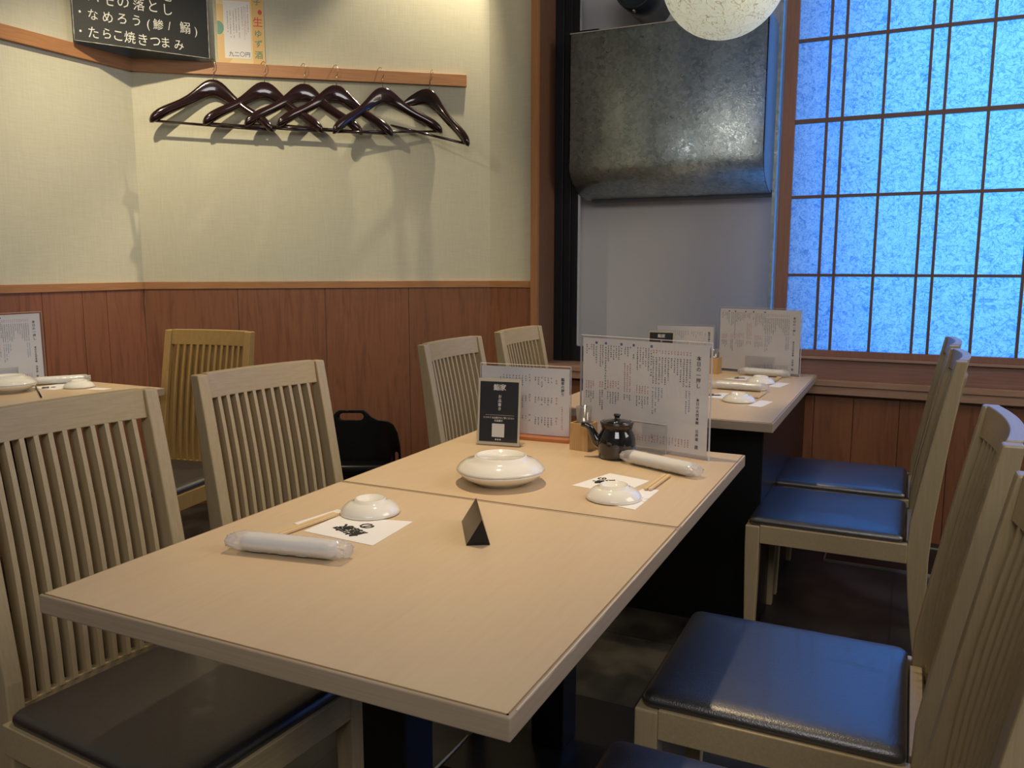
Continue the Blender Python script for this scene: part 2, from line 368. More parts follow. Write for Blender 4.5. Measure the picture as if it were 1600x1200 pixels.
# wainscot: boards with grooves, 12 mm thick
def boards(edges, place, bm):
    for a, b in zip(edges, edges[1:]): place(bm, a+0.0012, b-0.0012)
bm = BM()
yb = [-1.9, -1.5, -1.25, -0.85, -0.5, -0.2, 0.15, 0.5, 0.8, 1.1, 1.45, 1.72, 2.0, 2.246, 2.432, 2.553, 2.755]
boards(yb, lambda b, a, c: add_box(b, (-3.262, a, 0), (-3.250, c, ZR-0.03)), bm)
struct('trim_1', bm, M_wains, 0.001)
bm = BM()
sb = [0.0, 0.42, 0.83, 1.24, L_H]
boards(sb, lambda b, a, c: hw_box(b, a, c, 0, 0.012, 0, ZR-0.03), bm)
add_box(bm, (-1.962, 3.788, 0), (-1.722, 3.80, ZR-0.03))
struct('trim_2', bm, M_wains, 0.001)
bm = BM()
xb = [-1.722, -1.4, -1.05, -0.70, -0.36, -0.20, -0.02, 0.17, 0.35, 0.6, 0.9, 1.2, 1.5, 1.8, 2.1, WX]
boards(xb, lambda b, a, c: add_box(b, (a, 3.803, 0), (c, 3.815, 0.60)), bm)
struct('trim_3', bm, M_wains, 0.001)
# wainscot rail
bm = BM()
add_box(bm, (-3.262, WB, ZR-0.034), (-3.244, 2.755, ZR)); 
hw_box(bm, 0.0, L_H, 0, 0.018, ZR-0.034, ZR); add_box(bm, (-1.965, 3.782, ZR-0.034), (-1.722, 3.80, ZR))
struct('trim_4', bm, M_orange, 0.0015)
# coat strip: on the left wall and on the hanger wall
bm = BM()
add_box(bm, (-3.262, WB, 2.038), (-3.240, 2.768, 2.094))
hw_box(bm, 0.0, 1.543, 0, 0.022, 2.038, 2.094)
struct('trim_5', bm, M_orange, 0.0015)
# post at the window (bright front) and dark reveal behind it
bm = BM(); add_box(bm, (-1.722, 3.775, 0), (-1.686, 3.80, ZC)); struct('trim_6', bm, M_post, 0.001)
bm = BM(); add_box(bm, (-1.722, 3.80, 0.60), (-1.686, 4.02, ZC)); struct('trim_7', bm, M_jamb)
# ledge below the window and inner sill
bm = BM(); add_box(bm, (-1.722, 3.765, 0.615), (WX, 3.815, 0.675), 0); add_box(bm, (-1.722, 3.757, 0.652), (WX, 3.80, 0.677), 0)
struct('trim_8', bm, M_ledge, 0.0015)
bm = BM(); add_box(bm, (-1.722, 3.815, 0.60), (WX, 4.30, 0.672)); struct('trim_9', bm, M_ledge)
# dark sill board under the screen
bm = BM(); add_box(bm, (-0.545, 3.79, 0.677), (WX, 3.812, 0.765)); struct('trim_10', bm, M_dkrail, 0.0015)
bm = BM(); add_box(bm, (-0.545, 3.775, 0.765), (WX, 3.86, 0.775)); struct('trim_11', bm, M_ledge, 0.001)
# window_1: black aluminium frame with grey panel behind it (left part)
bm = BM()
add_box(bm, (-1.686, 3.99, 0.672), (-1.640, 4.03, ZC)); add_box(bm, (-1.640, 4.00, 0.672), (-1.600, 4.03, ZC)); add_box(bm, (-1.600, 4.005, 0.672), (-1.562, 4.03, ZC))
add_box(bm, (-1.562, 4.005, 0.672), (-0.50, 4.03, 0.752))
w1 = struct('window_1', bm, M_blkalu, 0.002)
bm = BM(); add_box(bm, (-1.562, 4.008, 0.752), (-1.557, 4.028, ZC)); add_box(bm, (-1.562, 4.008, 0.752), (-0.60, 4.028, 0.757))
for k in range(4): 
    a = (k+0.5)*PI/8; add_box(bm, (-1.560, 4.009, 0.754), (-1.560+0.014*(1-math.sin(a)), 4.027, 0.754+0.014*(1-math.cos(a))))
obj('gasket', bm, M_gasket, w1)
bm = BM(); add_box(bm, (-1.70, 4.20, 0.60), (-0.30, 4.24, ZC)); struct('wall_outer', bm, M_greypan)
bm = BM(); add_box(bm, (-1.72, 4.03, 0.60), (-1.66, 4.24, ZC)); struct('wall_outer_return', bm, M_greypan)

# window_2: paper screen
bm = BM()
SY0, SY1 = 3.800, 3.832
add_box(bm, (-0.549, SY0, 0.775), (-0.497, SY1, ZC)); add_box(bm, (-0.497, SY0, 0.775), (WX, SY1, 0.802))
add_box(bm, (1.55, SY0, 0.80), (1.60, SY1, ZC))
w2 = struct('window_2', bm, M_shframe, 0.0015)
bm = BM()
xs = []
x0 = -0.37
while x0 < WX-0.1:
    xs += [x0, x0+0.060, x0+0.215]; x0 += 0.3775
for x in xs:
    add_box(bm, (x-0.0055, SY0+0.003, 0.80), (x+0.0055, SY0+0.016, ZC))
for z, h in ((1.125, 0.006), (1.457, 0.0065), (1.771, 0.009), (2.10, 0.0065), (2.42, 0.0065)):
    add_box(bm, (-0.497, SY0+0.002, z-h), (WX, SY0+0.015, z+h))
obj('lattice', bm, M_shmull, w2)
bm = BM(); add_box(bm, (-0.50, SY0+0.0165, 0.80), (WX, SY0+0.0180, ZC)); obj('paper_pane', bm, M_washi, w2)

# ------------------------------------------------------------------ duct hood
hood = thing('duct_hood', 'large galvanised sheet metal hood with curved bottom in the window recess', 'duct hood', (-1.555, 3.86, 1.50))
def hood_prof(x):
    pts = [(0.0, 0.84), (0.0, 0.16)]
    for k in range(1, 13):
        a = k/12*PI/2
        pts.append((0.26*(1-math.cos(a)), 0.16 - 0.16*math.sin(a)*0.86 - 0.022*(k/12)))
    return [Vector((x, y, z)) for y, z in pts]
bm = BM()
a = hood_prof(0); b = hood_prof(0.925)
a[0].z = 0.765; b[0].z = 0.765
add_loft(bm, [a, b], 0, caps=False, closed=False)
for f in bm.faces: f.smooth = True
o = obj('front_sheet', bm, M_galv, hood); sm = o.modifiers.new('solid', 'SOLIDIFY'); sm.thickness = 0.0015; sm.offset = -1
bm = BM()
pr = hood_prof(0.925); pr[0].z = 0.765
add_prism(bm, [p - Vector((0.004, 0, 0)) for p in pr] + [Vector((0.921, 0.30, 0.0)), Vector((0.921, 0.30, 0.765))], pr + [Vector((0.925, 0.30, 0.0)), Vector((0.925, 0.30, 0.765))])
obj('end_panel', bm, plain('painted_end_panel', (0.35, 0.38, 0.40), 0.35), hood)
bm = BM()
pr = hood_prof(0.0); pr[0].z = 0.765
add_prism(bm, pr + [Vector((0, 0.30, 0)), Vector((0, 0.30, 0.765))], [p + Vector((0.004, 0, 0)) for p in pr] + [Vector((0.004, 0.30, 0)), Vector((0.004, 0.30, 0.765))])
obj('end_panel', bm, M_galv, hood)
bm = BM(); add_box(bm, (0.03, 0.24, -0.012), (0.93, 0.30, 0.018)); obj('bottom_flange', bm, plain('dark_galvanised', (0.10, 0.11, 0.12), 0.5, metal=0.4), hood, 0.001)
bm = BM(); add_box(bm, (0, -0.002, 0.762), (0.925, 0.012, 0.766)); obj('rim_highlight', bm, plain('highlight_metal', (0.75, 0.72, 0.66), 0.3, metal=0.6), hood)  # pale strip paints the highlight along the hood's top rim
bm = BM(); add_box(bm, (0.0, 0.01, 0.768), (0.14, 0.05, 0.776)); obj('hanging_bracket', bm, M_black, hood)
# galvanised strip behind the stile
bm = BM(); add_box(bm, (-0.586, 3.855, 0.80), (-0.572, 3.90, 2.30)); 
tag(obj('metal_strip', bm, M_galv), 'narrow galvanised metal strip between the duct hood and the paper screen', 'metal strip')
# round collar above the duct
bm = BM()
add_lathe(bm, [(0.0, 0.0), (0.074, 0.0), (0.078, 0.004), (0.078, 0.03), (0.086, 0.034), (0.092, 0.030), (0.092, -0.30), (0.0, -0.30)], 40)
pc = thing('round_vent_pipe', 'dark round pipe end high above the galvanised hood', 'vent pipe', (-1.245, 3.90, 2.435)); pc.rotation_euler = (PI/2, 0, 0)
obj('pipe_body', bm, plain('pipe_dark', (0.035, 0.045, 0.055), 0.3, metal=0.5), pc)
bm = BM(); add_lathe(bm, [(0.0, 0.012), (0.004, 0.012), (0.006, 0.006), (0.006, -0.01), (0.0, -0.01)], 12, c=(0, -0.099, 0.02)); add_tube(bm, [(0, -0.099, 0.018), (0, -0.085, 0.018)], 0.003)
obj('clamp_screw', bm, M_chrome, pc)

# ------------------------------------------------------------------ globe lamp
gl = thing('globe_pendant_lamp', 'round paper globe pendant lamp hanging above the rear table', 'pendant lamp', (-0.62, 2.88, 2.113))
bm = BM(); bmesh.ops.create_uvsphere(bm, u_segments=64, v_segments=40, radius=0.2035)
for f in bm.faces: f.smooth = True
obj('shade', bm, M_globe, gl)
bm = BM(); add_tube(bm, [(0, 0, 0.20), (0, 0, 1.087)], 0.004); obj('cord', bm, M_black, gl)

# ------------------------------------------------------------------ tables
def table(name, label, x0, x1, y0, y1, base, group=None):
    cx, cy = (x0+x1)/2, (y0+y1)/2
    t = thing(name, label, 'table', (cx, cy, 0), 0, group)
    hx, hy = (x1-x0)/2, (y1-y0)/2
    bm = BM(); add_box(bm, (-hx, -hy, 0.671), (hx, hy, 0.6992)); o = obj('tabletop', bm, M_edge, t, 0.002)
    bm = BM(); add_box(bm, (-hx+0.006, -hy+0.006, 0.6985), (hx-0.006, hy-0.006, 0.7002)); obj('laminate_surface', bm, M_table, o)
    bm = BM()
    for a in ((-hx+0.0045, -hy+0.0045, hx-0.0045, -hy+0.0065), (-hx+0.0045, hy-0.0065, hx-0.0045, hy-0.0045),
              (-hx+0.0045, -hy+0.0045, -hx+0.0065, hy-0.0045), (hx-0.0065, -hy+0.0045, hx-0.0045, hy-0.0045)):
        add_box(bm, (a[0], a[1], 0.6984), (a[2], a[3], 0.7001))
    obj('inlay_line', bm, M_seam, o)
    return t, o
t1, tp = table('dining_table', 'pale wood table nearest the camera, half of the pushed-together pair', -1.102, -0.350, 0.720, 1.4148, 'post')
t1b, tpb = table('dining_table', 'pale wood table carrying the soy pot and menu stands, behind the nearest one', -1.102, -0.350, 1.4155, 2.060, 'post')
# worn light patches along the right edges
bm = BM()
random.seed(3)
def worn(top, x, ya, yb_, w0, w1, seed):
    bm = BM(); rings = []; n = 70
    for k in range(n+1):
        y = ya + (yb_-ya)*k/n; w = w0 + (w1-w0)*max(0, noise.noise((seed, y*28, 0.3))*1.6)
        rings.append([Vector((x, y, 0.6988-w)), Vector((x+0.0006, y, 0.6988-w)), Vector((x+0.0006, y, 0.6996)), Vector((x-0.0015, y, 0.6998))])
    add_loft(bm, rings, smooth=False); obj('worn_edge', bm, M_worn, top)
worn(tp, 0.3757, -0.33, 0.33, 0.0006, 0.004, 1.3)
worn(tpb, 0.3757, -0.31, 0.31, 0.0012, 0.0065, 4.7)
for t in (t1, t1b):
    bm = BM(); add_box(bm, (-0.042, -0.042, 0.02), (0.042, 0.042, 0.655)); obj('pedestal', bm, M_black, t, 0.003)
    bm = BM(); add_box(bm, (-0.26, -0.24, 0.655), (0.26, 0.24, 0.671)); obj('support_plate', bm, M_black, t)
    bm = BM(); add_box(bm, (-0.19, -0.22, 0.0), (0.19, 0.22, 0.02)); obj('foot_plate', bm, M_black, t, 0.004)
t2, tp2 = table('dining_table', 'long pale wood table against the window ledge, under the globe lamp', -1.102, -0.350, 2.512, 3.756, 'box')
bm = BM(); add_box(bm, (-0.13, -0.52, 0), (0.335, 0.60, 0.6705)); obj('base_cabinet', bm, M_black, t2, 0.003)
t3, tp3 = table('dining_table', 'pale wood table against the left wall', -3.249, -2.571, 1.50, 2.247, 'post')
bm = BM(); add_box(bm, (-0.042, -0.042, 0.02), (0.042, 0.042, 0.671)); obj('pedestal', bm, M_black, t3, 0.003)
bm = BM(); add_box(bm, (-0.22, -0.22, 0.0), (0.22, 0.22, 0.02)); obj('foot_plate', bm, M_black, t3, 0.004)

# ------------------------------------------------------------------ chairs
def bx(z):                       # back line (rear surface) of the chair in side view
    if z >= 0.42: t = (z-0.42)/0.5; return -0.240 - 0.074*(0.85*t + 0.15*t*t)
    t = (0.42-z)/0.42; return -0.240 - 0.035*t*t
def bulge(y): return -0.022*(1-(y/0.19)**2)
def make_chair(label):
    t = thing('dining_chair', label, 'chair', group='slat-backed dining chairs')
    for s in (-1, 1):
        bm = BM(); yc = s*0.189
        def rg(z, w): return [Vector((0.204-w/2, yc-w/2, z)), Vector((0.204+w/2, yc-w/2, z)), Vector((0.204+w/2, yc+w/2, z)), Vector((0.204-w/2, yc+w/2, z))]
        add_loft(bm, [rg(0, 0.028), rg(0.33, 0.042), rg(0.396, 0.042)], smooth=False); obj('leg', bm, M_chair, t, 0.003)
    for s in (-1, 1):
        bm = BM(); rings = []
        for z, w in ((0, 0.034), (0.12, 0.040), (0.25, 0.048), (0.36, 0.056), (0.46, 0.058), (0.56, 0.052), (0.68, 0.044), (0.80, 0.036), (0.915, 0.028)):
            x = bx(z); y0, y1 = s*0.166, s*0.196
            if s < 0: y0, y1 = y1, y0
            rings.append([Vector((x-w/2, y0, z)), Vector((x+w/2, y0, z)), Vector((x+w/2, y1, z)), Vector((x-w/2, y1, z))])
        add_loft(bm, rings, smooth=False); obj('rear_leg', bm, M_chair, t, 0.003)
    bm = BM()
    add_box(bm, (-0.214, -0.209, 0.345), (0.183, -0.187, 0.400)); add_box(bm, (-0.214, 0.187, 0.345), (0.183, 0.209, 0.400))
    add_box(bm, (0.203, -0.168, 0.345), (0.224, 0.168, 0.400)); add_box(bm, (-0.232, -0.166, 0.345), (-0.210, 0.166, 0.400))
    obj('seat_frame', bm, M_chairh, t, 0.002)
    # pad: rounded slab
    bm = BM(); rings = []
    def rr(hx, hy, r, z, dome=0):
        pts = []
        for cx, cy, a0 in ((hx-r, hy-r, 0), (-hx+r, hy-r, PI/2), (-hx+r, -hy+r, PI), (hx-r, -hy+r, 3*PI/2)):
            for k in range(5):
                a = a0 + k*PI/8; pts.append(Vector((cx + r*math.cos(a) + 0.006, cy + r*math.sin(a), z)))
        return pts
    for hx, hy, z in ((0.207, 0.197, 0.393), (0.211, 0.201, 0.400), (0.2125, 0.2025, 0.407), (0.2115, 0.2015, 0.4135), (0.207, 0.197, 0.4190), (0.198, 0.188, 0.4225), (0.170, 0.165, 0.4245), (0.07, 0.07, 0.4255)):
        rings.append(rr(hx, hy, 0.018*min(1, hy/0.18), z))
    add_loft(bm, rings); obj('seat_pad', bm, M_leather, t)
    # top rail, curved
    bm = BM(); rings = []
    for k in range(15):
        y = -0.166 + 0.332*k/14; b = bulge(y)
        def P(z, dx): return Vector((bx(z) + b + dx, y, z))
        rings.append([P(0.858, -0.006), P(0.858, 0.013), P(0.917, 0.014), P(0.917, -0.008)])
    add_loft(bm, rings); o = obj('top_rail', bm, M_chairh, t, 0.002)
    for f in o.data.polygons: f.use_smooth = False
    bm = BM(); rings = []
    for k in range(9):
        y = -0.166 + 0.332*k/8; b = bulge(y)*0.9
        rings.append([Vector((bx(0.42)+b-0.009, y, 0.372)), Vector((bx(0.42)+b+0.009, y, 0.372)), Vector((bx(0.42)+b+0.009, y, 0.406)), Vector((bx(0.42)+b-0.009, y, 0.406))])
    add_loft(bm, rings, smooth=False); obj('lower_rail', bm, M_chairh, t, 0.0015)
    bm = BM(); NS = 11
    for i in range(NS):
        y = -0.166 + 0.332*(i+1)/(NS+1); b = bulge(y); rings = []
        for k in range(7):
            z = 0.405 + 0.459*k/6; x = bx(z) + b*(0.9+0.1*k/6) + 0.006*math.sin(PI*k/6); w = 0.0046; d = 0.0125 + 0.003*math.sin(PI*k/6)
            rings.append([Vector((x-d, y-w, z)), Vector((x+d, y-w, z)), Vector((x+d, y+w, z)), Vector((x-d, y+w, z))])
        add_loft(bm, rings, smooth=False)
    obj('backrest_slats', bm, M_chair, t)
    return t
ch = make_chair('slat-backed chair at bottom left, tucked under the nearest table')
ch.location = (-1.110, 0.985, 0); ch.rotation_euler = (0, 0, -math.radians(4))
G = 'slat-backed dining chairs'
dup(ch, (-1.145, 1.530, 0), -math.radians(8), 'slat-backed chair on the left of the table with the soy pot', G)
dup(ch, (-1.090, 2.430, 0), 0, 'slat-backed chair directly behind the black card, against the wood wall', G)
dup(ch, (-1.105, 3.000, 0), 0, 'farthest slat-backed chair, beside the window post', G)
c5 = dup(ch, (-2.412, 2.072, 0), -math.radians(81), 'yellowish slat-backed chair facing the camera at the left wall table', G)
M_chy = wood('chair_yellow', (0.36, 0.225, 0.075), (0.44, 0.285, 0.105), (30, 30, 1.6), 7, 0.4, bump=0.05)
for q in children(c5):
    if q.data.materials[0] in (M_chair, M_chairh):
        q.material_slots[0].link = 'OBJECT'; q.material_slots[0].material = M_chy
dup(ch, (-0.171, 0.975, 0), PI, 'slat-backed chair at the bottom right corner, mostly out of frame', G)
dup(ch, (-0.171, 1.525, 0), PI, 'slat-backed chair on the right with large blue-lit seat in the foreground', G)
dup(ch, (-0.184, 2.665, 0), PI, 'slat-backed chair on the right at the near end of the window table', G)
dup(ch, (-0.184, 3.145, 0), PI, 'slat-backed chair on the right nearest the paper screen', G)

# black moulded child's chair in the gap
kd = thing('child_chair', 'black moulded plastic child chair with a handle slot by the wood wall', 'child chair', (-2.135, 2.83, 0), math.atan2(0.9, -0.435)+PI)
# local: +x towards camera (faces camera), y sideways
def shell_outline():
    P = [(-0.225, 0.02), (-0.225, 0.30), (-0.216, 0.41), (-0.205, 0.46), (-0.185, 0.493), (-0.160, 0.506), (-0.110, 0.508), (-0.085, 0.520), (-0.065, 0.542), (-0.052, 0.549),
         (0.052, 0.549), (0.065, 0.542), (0.085, 0.520), (0.110, 0.508), (0.160, 0.506), (0.185, 0.493), (0.205, 0.46), (0.216, 0.41), (0.225, 0.30), (0.225, 0.02)]
    return P
def curve_x(y): return 0.09*(abs(y)/0.205)**3
import mathutils
def plate_with_holes(outer, holes, thick, fx):
    """flat outline in (y,z) triangulated with holes, given thickness along x and curved by fx(y)"""
    from mathutils.geometry import delaunay_2d_cdt
    vs = []; es = []
    def addloop(L):
        n0 = len(vs); vs.extend([Vector(p) for p in L]); es.extend([(n0+i, n0+(i+1) % len(L)) for i in range(len(L))])
    addloop(outer)
    for h in holes: addloop(h)
    ymin = min(p[0] for p in outer); ymax = max(p[0] for p in outer); zmin = min(p[1] for p in outer); zmax = max(p[1] for p in outer)
    def inside(p, L):
        c = False; n = len(L)
        for i in range(n):
            a, b = L[i], L[(i+1) % n]
            if (a[1] > p[1]) != (b[1] > p[1]) and p[0] < (b[0]-a[0])*(p[1]-a[1])/(b[1]-a[1])+a[0]: c = not c
        return c
    st = 0.02; k = int((ymax-ymin)/st); l = int((zmax-zmin)/st)
    for i in range(1, k):
        for j in range(1, l):
            p = (ymin+i*st, zmin+j*st)
            if inside(p, outer) and not any(inside(p, h) for h in holes): vs.append(Vector(p))
    r = delaunay_2d_cdt(vs, es, [], 0, 1e-5); bm = BM()
    F = [bm.verts.new((fx(v[0], v[1])+thick/2, v[0], v[1])) for v in r[0]]; B = [bm.verts.new((fx(v[0], v[1])-thick/2, v[0], v[1])) for v in r[0]]
    cnt = {}
    for f in r[2]:
        c = (sum(r[0][i][0] for i in f)/len(f), sum(r[0][i][1] for i in f)/len(f))
        if not inside(c, outer) or any(inside(c, h) for h in holes): continue
        bm.faces.new([F[i] for i in f]).smooth = True; bm.faces.new([B[i] for i in f][::-1]).smooth = True
        for i in range(len(f)):
            e = (f[i], f[(i+1) % len(f)]); cnt[e] = 1
    for (a, b) in list(cnt):
        if (b, a) not in cnt: bm.faces.new((F[a], F[b], B[b], B[a]))
    return bm
def slot(cy, cz, hw, hh, n=6):
    P = []
    for sx, a0 in ((1, -PI/2), (-1, PI/2)):
        for k in range(n+1):
            a = a0 + k*PI/n; P.append((cy + sx*(hw-hh) + hh*math.cos(a), cz + hh*math.sin(a)))
    return P
def vslot(cy, cz, hw, hh, n=6): return [(cy - (q-cz), cz + (p-cy)) for p, q in slot(cy, cz, hw, hh, n)]
bm = plate_with_holes(shell_outline(), [slot(0, 0.522, 0.052, 0.015), vslot(0.200, 0.33, 0.05, 0.008), vslot(-0.200, 0.33, 0.05, 0.008)], 0.010, lambda y, z: 0.05*(abs(y)/0.205)**3 - 0.10*max(0, z-0.25))
obj('back_shell', bm, M_plastic, kd, 0.003)
bm = BM(); rings = []
for k in range(9):
    y = -0.175 + 0.35*k/8
    rings.append([Vector((0.006, y, 0.335)), Vector((0.10, y, 0.342)), Vector((0.122, y, 0.342)), Vector((0.132, y, 0.33)), Vector((0.134, y, 0.308)), Vector((0.12, y, 0.295)), Vector((0.006, y, 0.305))])
add_loft(bm, rings); obj('seat', bm, M_plastic, kd, 0.004)
SP = [(0.006, 0.0), (0.15, 0.0), (0.13, 0.33), (0.03, 0.36), (0.006, 0.36)]
for s in (-1, 1):
    bm = BM(); add_prism(bm, [Vector((x, s*0.176, z)) for x, z in SP], [Vector((x, s*0.186, z)) for x, z in SP])
    obj('side_panel', bm, M_plastic, kd, 0.003)

# flat dark tray with a bright rim on the floor by the window wall
bk = thing('floor_tray', 'dark flat tray with a thin bright rim on the floor below the window', 'tray', (0.22, 3.545, 0))
bm = BM(); add_box(bm, (-0.47, -0.165, 0), (0.47, 0.165, 0.006)); obj('tray_bed', bm, M_black, bk)
bm = BM()
for a in ((-0.475, -0.17, 0.475, -0.165), (-0.475, 0.165, 0.475, 0.17), (-0.475, -0.165, -0.47, 0.165), (0.47, -0.165, 0.475, 0.165)): add_box(bm, (a[0], a[1], 0), (a[2], a[3], 0.010))
obj('rim', bm, plain('tray_rim', (0.5, 0.48, 0.45), 0.3, metal=0.8), bk)
# white cord on the floor
bm = BM(); add_tube(bm, [(-0.93, 1.75, 0.004), (-0.931, 1.60, 0.004), (-0.936, 1.45, 0.004), (-0.95, 1.2, 0.004), (-0.95, 0.8, 0.004)], 0.0035)
tag(obj('white_cable', bm, M_cord), 'thin white cable lying on the dark floor under the table', 'cable')

# ------------------------------------------------------------------ table ware
TZ = 0.7003
def small_plate(label, x, y, z=TZ, r=0.057, group='small upturned dishes'):
    t = tag(obj('small_dish', small_bm(r), M_china), label, 'dish', group); t.location = (x, y, z); return t
def small_bm(r):
    bm = BM(); s = r/0.057
    add_lathe(bm, [(0.0, 0.0205), (0.024*s, 0.0205), (0.0265*s, 0.0275), (0.0285*s, 0.0275), (0.0298*s, 0.0228), (0.036*s, 0.0215), (0.043*s, 0.0185), (0.050*s, 0.0130), (0.055*s, 0.0062), (0.0575*s, 0.0008), (0.056*s, 0.0), (0.050*s, 0.0085), (0.040*s, 0.0145), (0.028*s, 0.0170), (0.0, 0.0180)], 56)
    return bm
sd = small_plate('small white upturned dish behind the calligraphy paper on the nearest table', -0.905, 1.253, TZ+0.0012)
dish_pos = [
    (-0.519, 1.548, 'small white upturned dish at the right edge, in front of the soy pot'),
    (-0.520, 2.885, 'small white upturned dish at the near setting of the window table'),
    (-0.527, 3.380, 'small white upturned dish at the far setting of the window table'),
    (-2.880, 2.115, 'small white upturned dish at the corner of the left wall table'),
    (-2.985, 1.765, 'small white upturned dish at the left edge, in front of the big plates'),
]
for x, y, l in dish_pos:
    d = sd.copy(); COL.objects.link(d); d.location = (x, y, TZ+0.0012); d['label'] = l
# big plates, one upside down on the other
def big_bm(up):
    r = 0.096; s = 1
    P = [(0.0, 0.0055), (0.050, 0.0045), (0.052, 0.0), (0.056, 0.0), (0.058, 0.0050), (0.074, 0.0105), (0.087, 0.0185), (0.0945, 0.0262), (0.0965, 0.0300), (0.0945, 0.0302), (0.088, 0.0255), (0.072, 0.0180), (0.050, 0.0110), (0.0, 0.0100)]
    if up: P = [(a, 0.0605-b) for a, b in P]
    bm = BM(); add_lathe(bm, P, 72, wob=lambda a, r_, z: (0.012*math.cos(4*a) if r_ > 0.06 else 0)); return bm
bl = tag(obj('large_plate', big_bm(False), M_china), 'large white plate, lower of the pair at the middle of the table', 'plate', 'large white plates'); bl.location = (-0.781, 1.560, TZ)
bu = tag(obj('large_plate', big_bm(True), M_china), 'large white plate upside down on top of the pair at the middle of the table', 'plate', 'large white plates'); bu.location = (-0.781, 1.560, TZ+0.0005)
for src, l, dz in ((bl, 'large white plate, lower of the pair on the left wall table', 0), (bu, 'large white plate upside down on top of the pair on the left wall table', 0.0005)):
    d = src.copy(); COL.objects.link(d); d.location = (-3.015, 1.925, TZ+dz); d['label'] = l

def flat_quad(bm, pts, z, th=0.0004, mi=0):
    add_prism(bm, [Vector((p[0], p[1], z)) for p in pts], [Vector((p[0], p[1], z+th)) for p in pts], mi)
def paper_sheet(label, pts, text_at, text_rot, group, size=0.034):
    c = Vector((sum(p[0] for p in pts)/4, sum(p[1] for p in pts)/4, 0))
    t = thing('paper_place_mat', label, 'paper mat', (c.x, c.y, TZ), 0, group)
    # gently curled sheet
    bm = BM(); n = 8; g = []
    P = [Vector((p[0]-c.x, p[1]-c.y, 0)) for p in pts]
    for i in range(n+1):
        row = []
        for j in range(n+1):
            u, v = i/n, j/n
            p = P[0].lerp(P[1], u).lerp(P[3].lerp(P[2], u), v)
            z = 0.0006 
            row.append(bm.verts.new((p.x, p.y, z)))
        g.append(row)
    for i in range(n):
        for j in range(n): bm.faces.new((g[i][j], g[i+1][j], g[i+1][j+1], g[i][j+1]))
    o = obj('paper', bm, M_paper, t); s = o.modifiers.new('s', 'SOLIDIFY'); s.thickness = 0.0004
    M = Matrix.Translation((text_at[0]-c.x, text_at[1]-c.y, 0.0009)) @ Matrix.Rotation(text_rot, 4, 'Z')
    a = text_mesh('鮨家', size, M_ink, t, M @ Matrix.Translation((0, size*0.35, 0)) @ Matrix.Shear('XY', 4, (0.15, 0)), bold=0.0008, space=0.92)
    b = text_mesh('の', size*0.9, M_ink, t, M @ Matrix.Translation((0.0, -size*0.62, 0)), bold=0.0006)
    join_into([a, b], 'brush_lettering', t)
    return t
paper_sheet('white paper mat with black brush writing on the nearest table', [(-0.945, 1.108), (-0.790, 1.098), (-0.800, 1.238), (-0.945, 1.206)], (-0.868, 1.160), PI*0.88+PI/2*0, 'paper mats', 0.036)
paper_sheet('white paper mat under the dish in front of the soy pot', [(-0.631, 1.600), (-0.515, 1.585), (-0.492, 1.708), (-0.592, 1.735)], (-0.583, 1.668), PI*1.18, 'paper mats', 0.026)
paper_sheet('white paper mat at the near setting of the window table', [(-0.675, 2.93), (-0.560, 2.91), (-0.500, 3.03), (-0.61, 3.05)], (-0.63, 2.985), PI*1.18, 'paper mats', 0.026)
paper_sheet('white paper mat at the far setting of the window table', [(-0.685, 3.44), (-0.57, 3.42), (-0.51, 3.53), (-0.62, 3.555)], (-0.635, 3.49), PI*1.18, 'paper mats', 0.026)
paper_sheet('white paper mat beside the towel on the left wall table', [(-3.03, 2.02), (-2.90, 2.02), (-2.90, 2.14), (-3.03, 2.16)], (-2.975, 2.055), PI*0.8, 'paper mats', 0.026)

def sleeve(label, pts, group='chopstick sleeves'):
    c = Vector((sum(p[0] for p in pts)/4, sum(p[1] for p in pts)/4, 0))
    bm = BM(); flat_quad(bm, [(p[0]-c.x, p[1]-c.y) for p in pts], 0.0001, 0.0008)
    o = tag(obj('chopstick_sleeve', bm, M_paper), label, 'chopstick sleeve', group); o.location = (c.x, c.y, TZ); return o
sleeve('white paper chopstick sleeve poking out left of the dish on the nearest table', [(-0.990, 1.135), (-0.972, 1.130), (-0.952, 1.235), (-0.972, 1.240)])
def sleeve_print(o):
    bm = BM(); random.seed(11)
    for k in range(9):
        x = random.uniform(-0.02, 0.02); y = random.uniform(-0.015, 0.015)
        add_box(bm, (x-0.006, y-0.0006, 0.0009), (x+0.006, y+0.0006, 0.0011), 0, Matrix.Rotation(random.uniform(0, 3), 4, 'Z'))
    obj('grey_print', bm, plain('grey_print', (0.3, 0.3, 0.32), 0.7) if 'grey_print' not in MATS else MATS['grey_print'], o)
o = sleeve('white paper chopstick sleeve at the right of the dish in front of the soy pot', [(-0.502, 1.497), (-0.455, 1.486), (-0.452, 1.644), (-0.487, 1.638)]); sleeve_print(o)
sleeve('white paper chopstick sleeve beside the near dish of the window table', [(-0.475, 2.80), (-0.43, 2.79), (-0.41, 2.92), (-0.455, 2.935)])
sleeve('white paper chopstick sleeve beside the far dish of the window table', [(-0.485, 3.29), (-0.44, 3.28), (-0.42, 3.41), (-0.465, 3.425)])
sleeve('white paper chopstick sleeve at the corner of the left wall table', [(-2.80, 2.08), (-2.73, 2.10), (-2.735, 2.145), (-2.81, 2.13)])
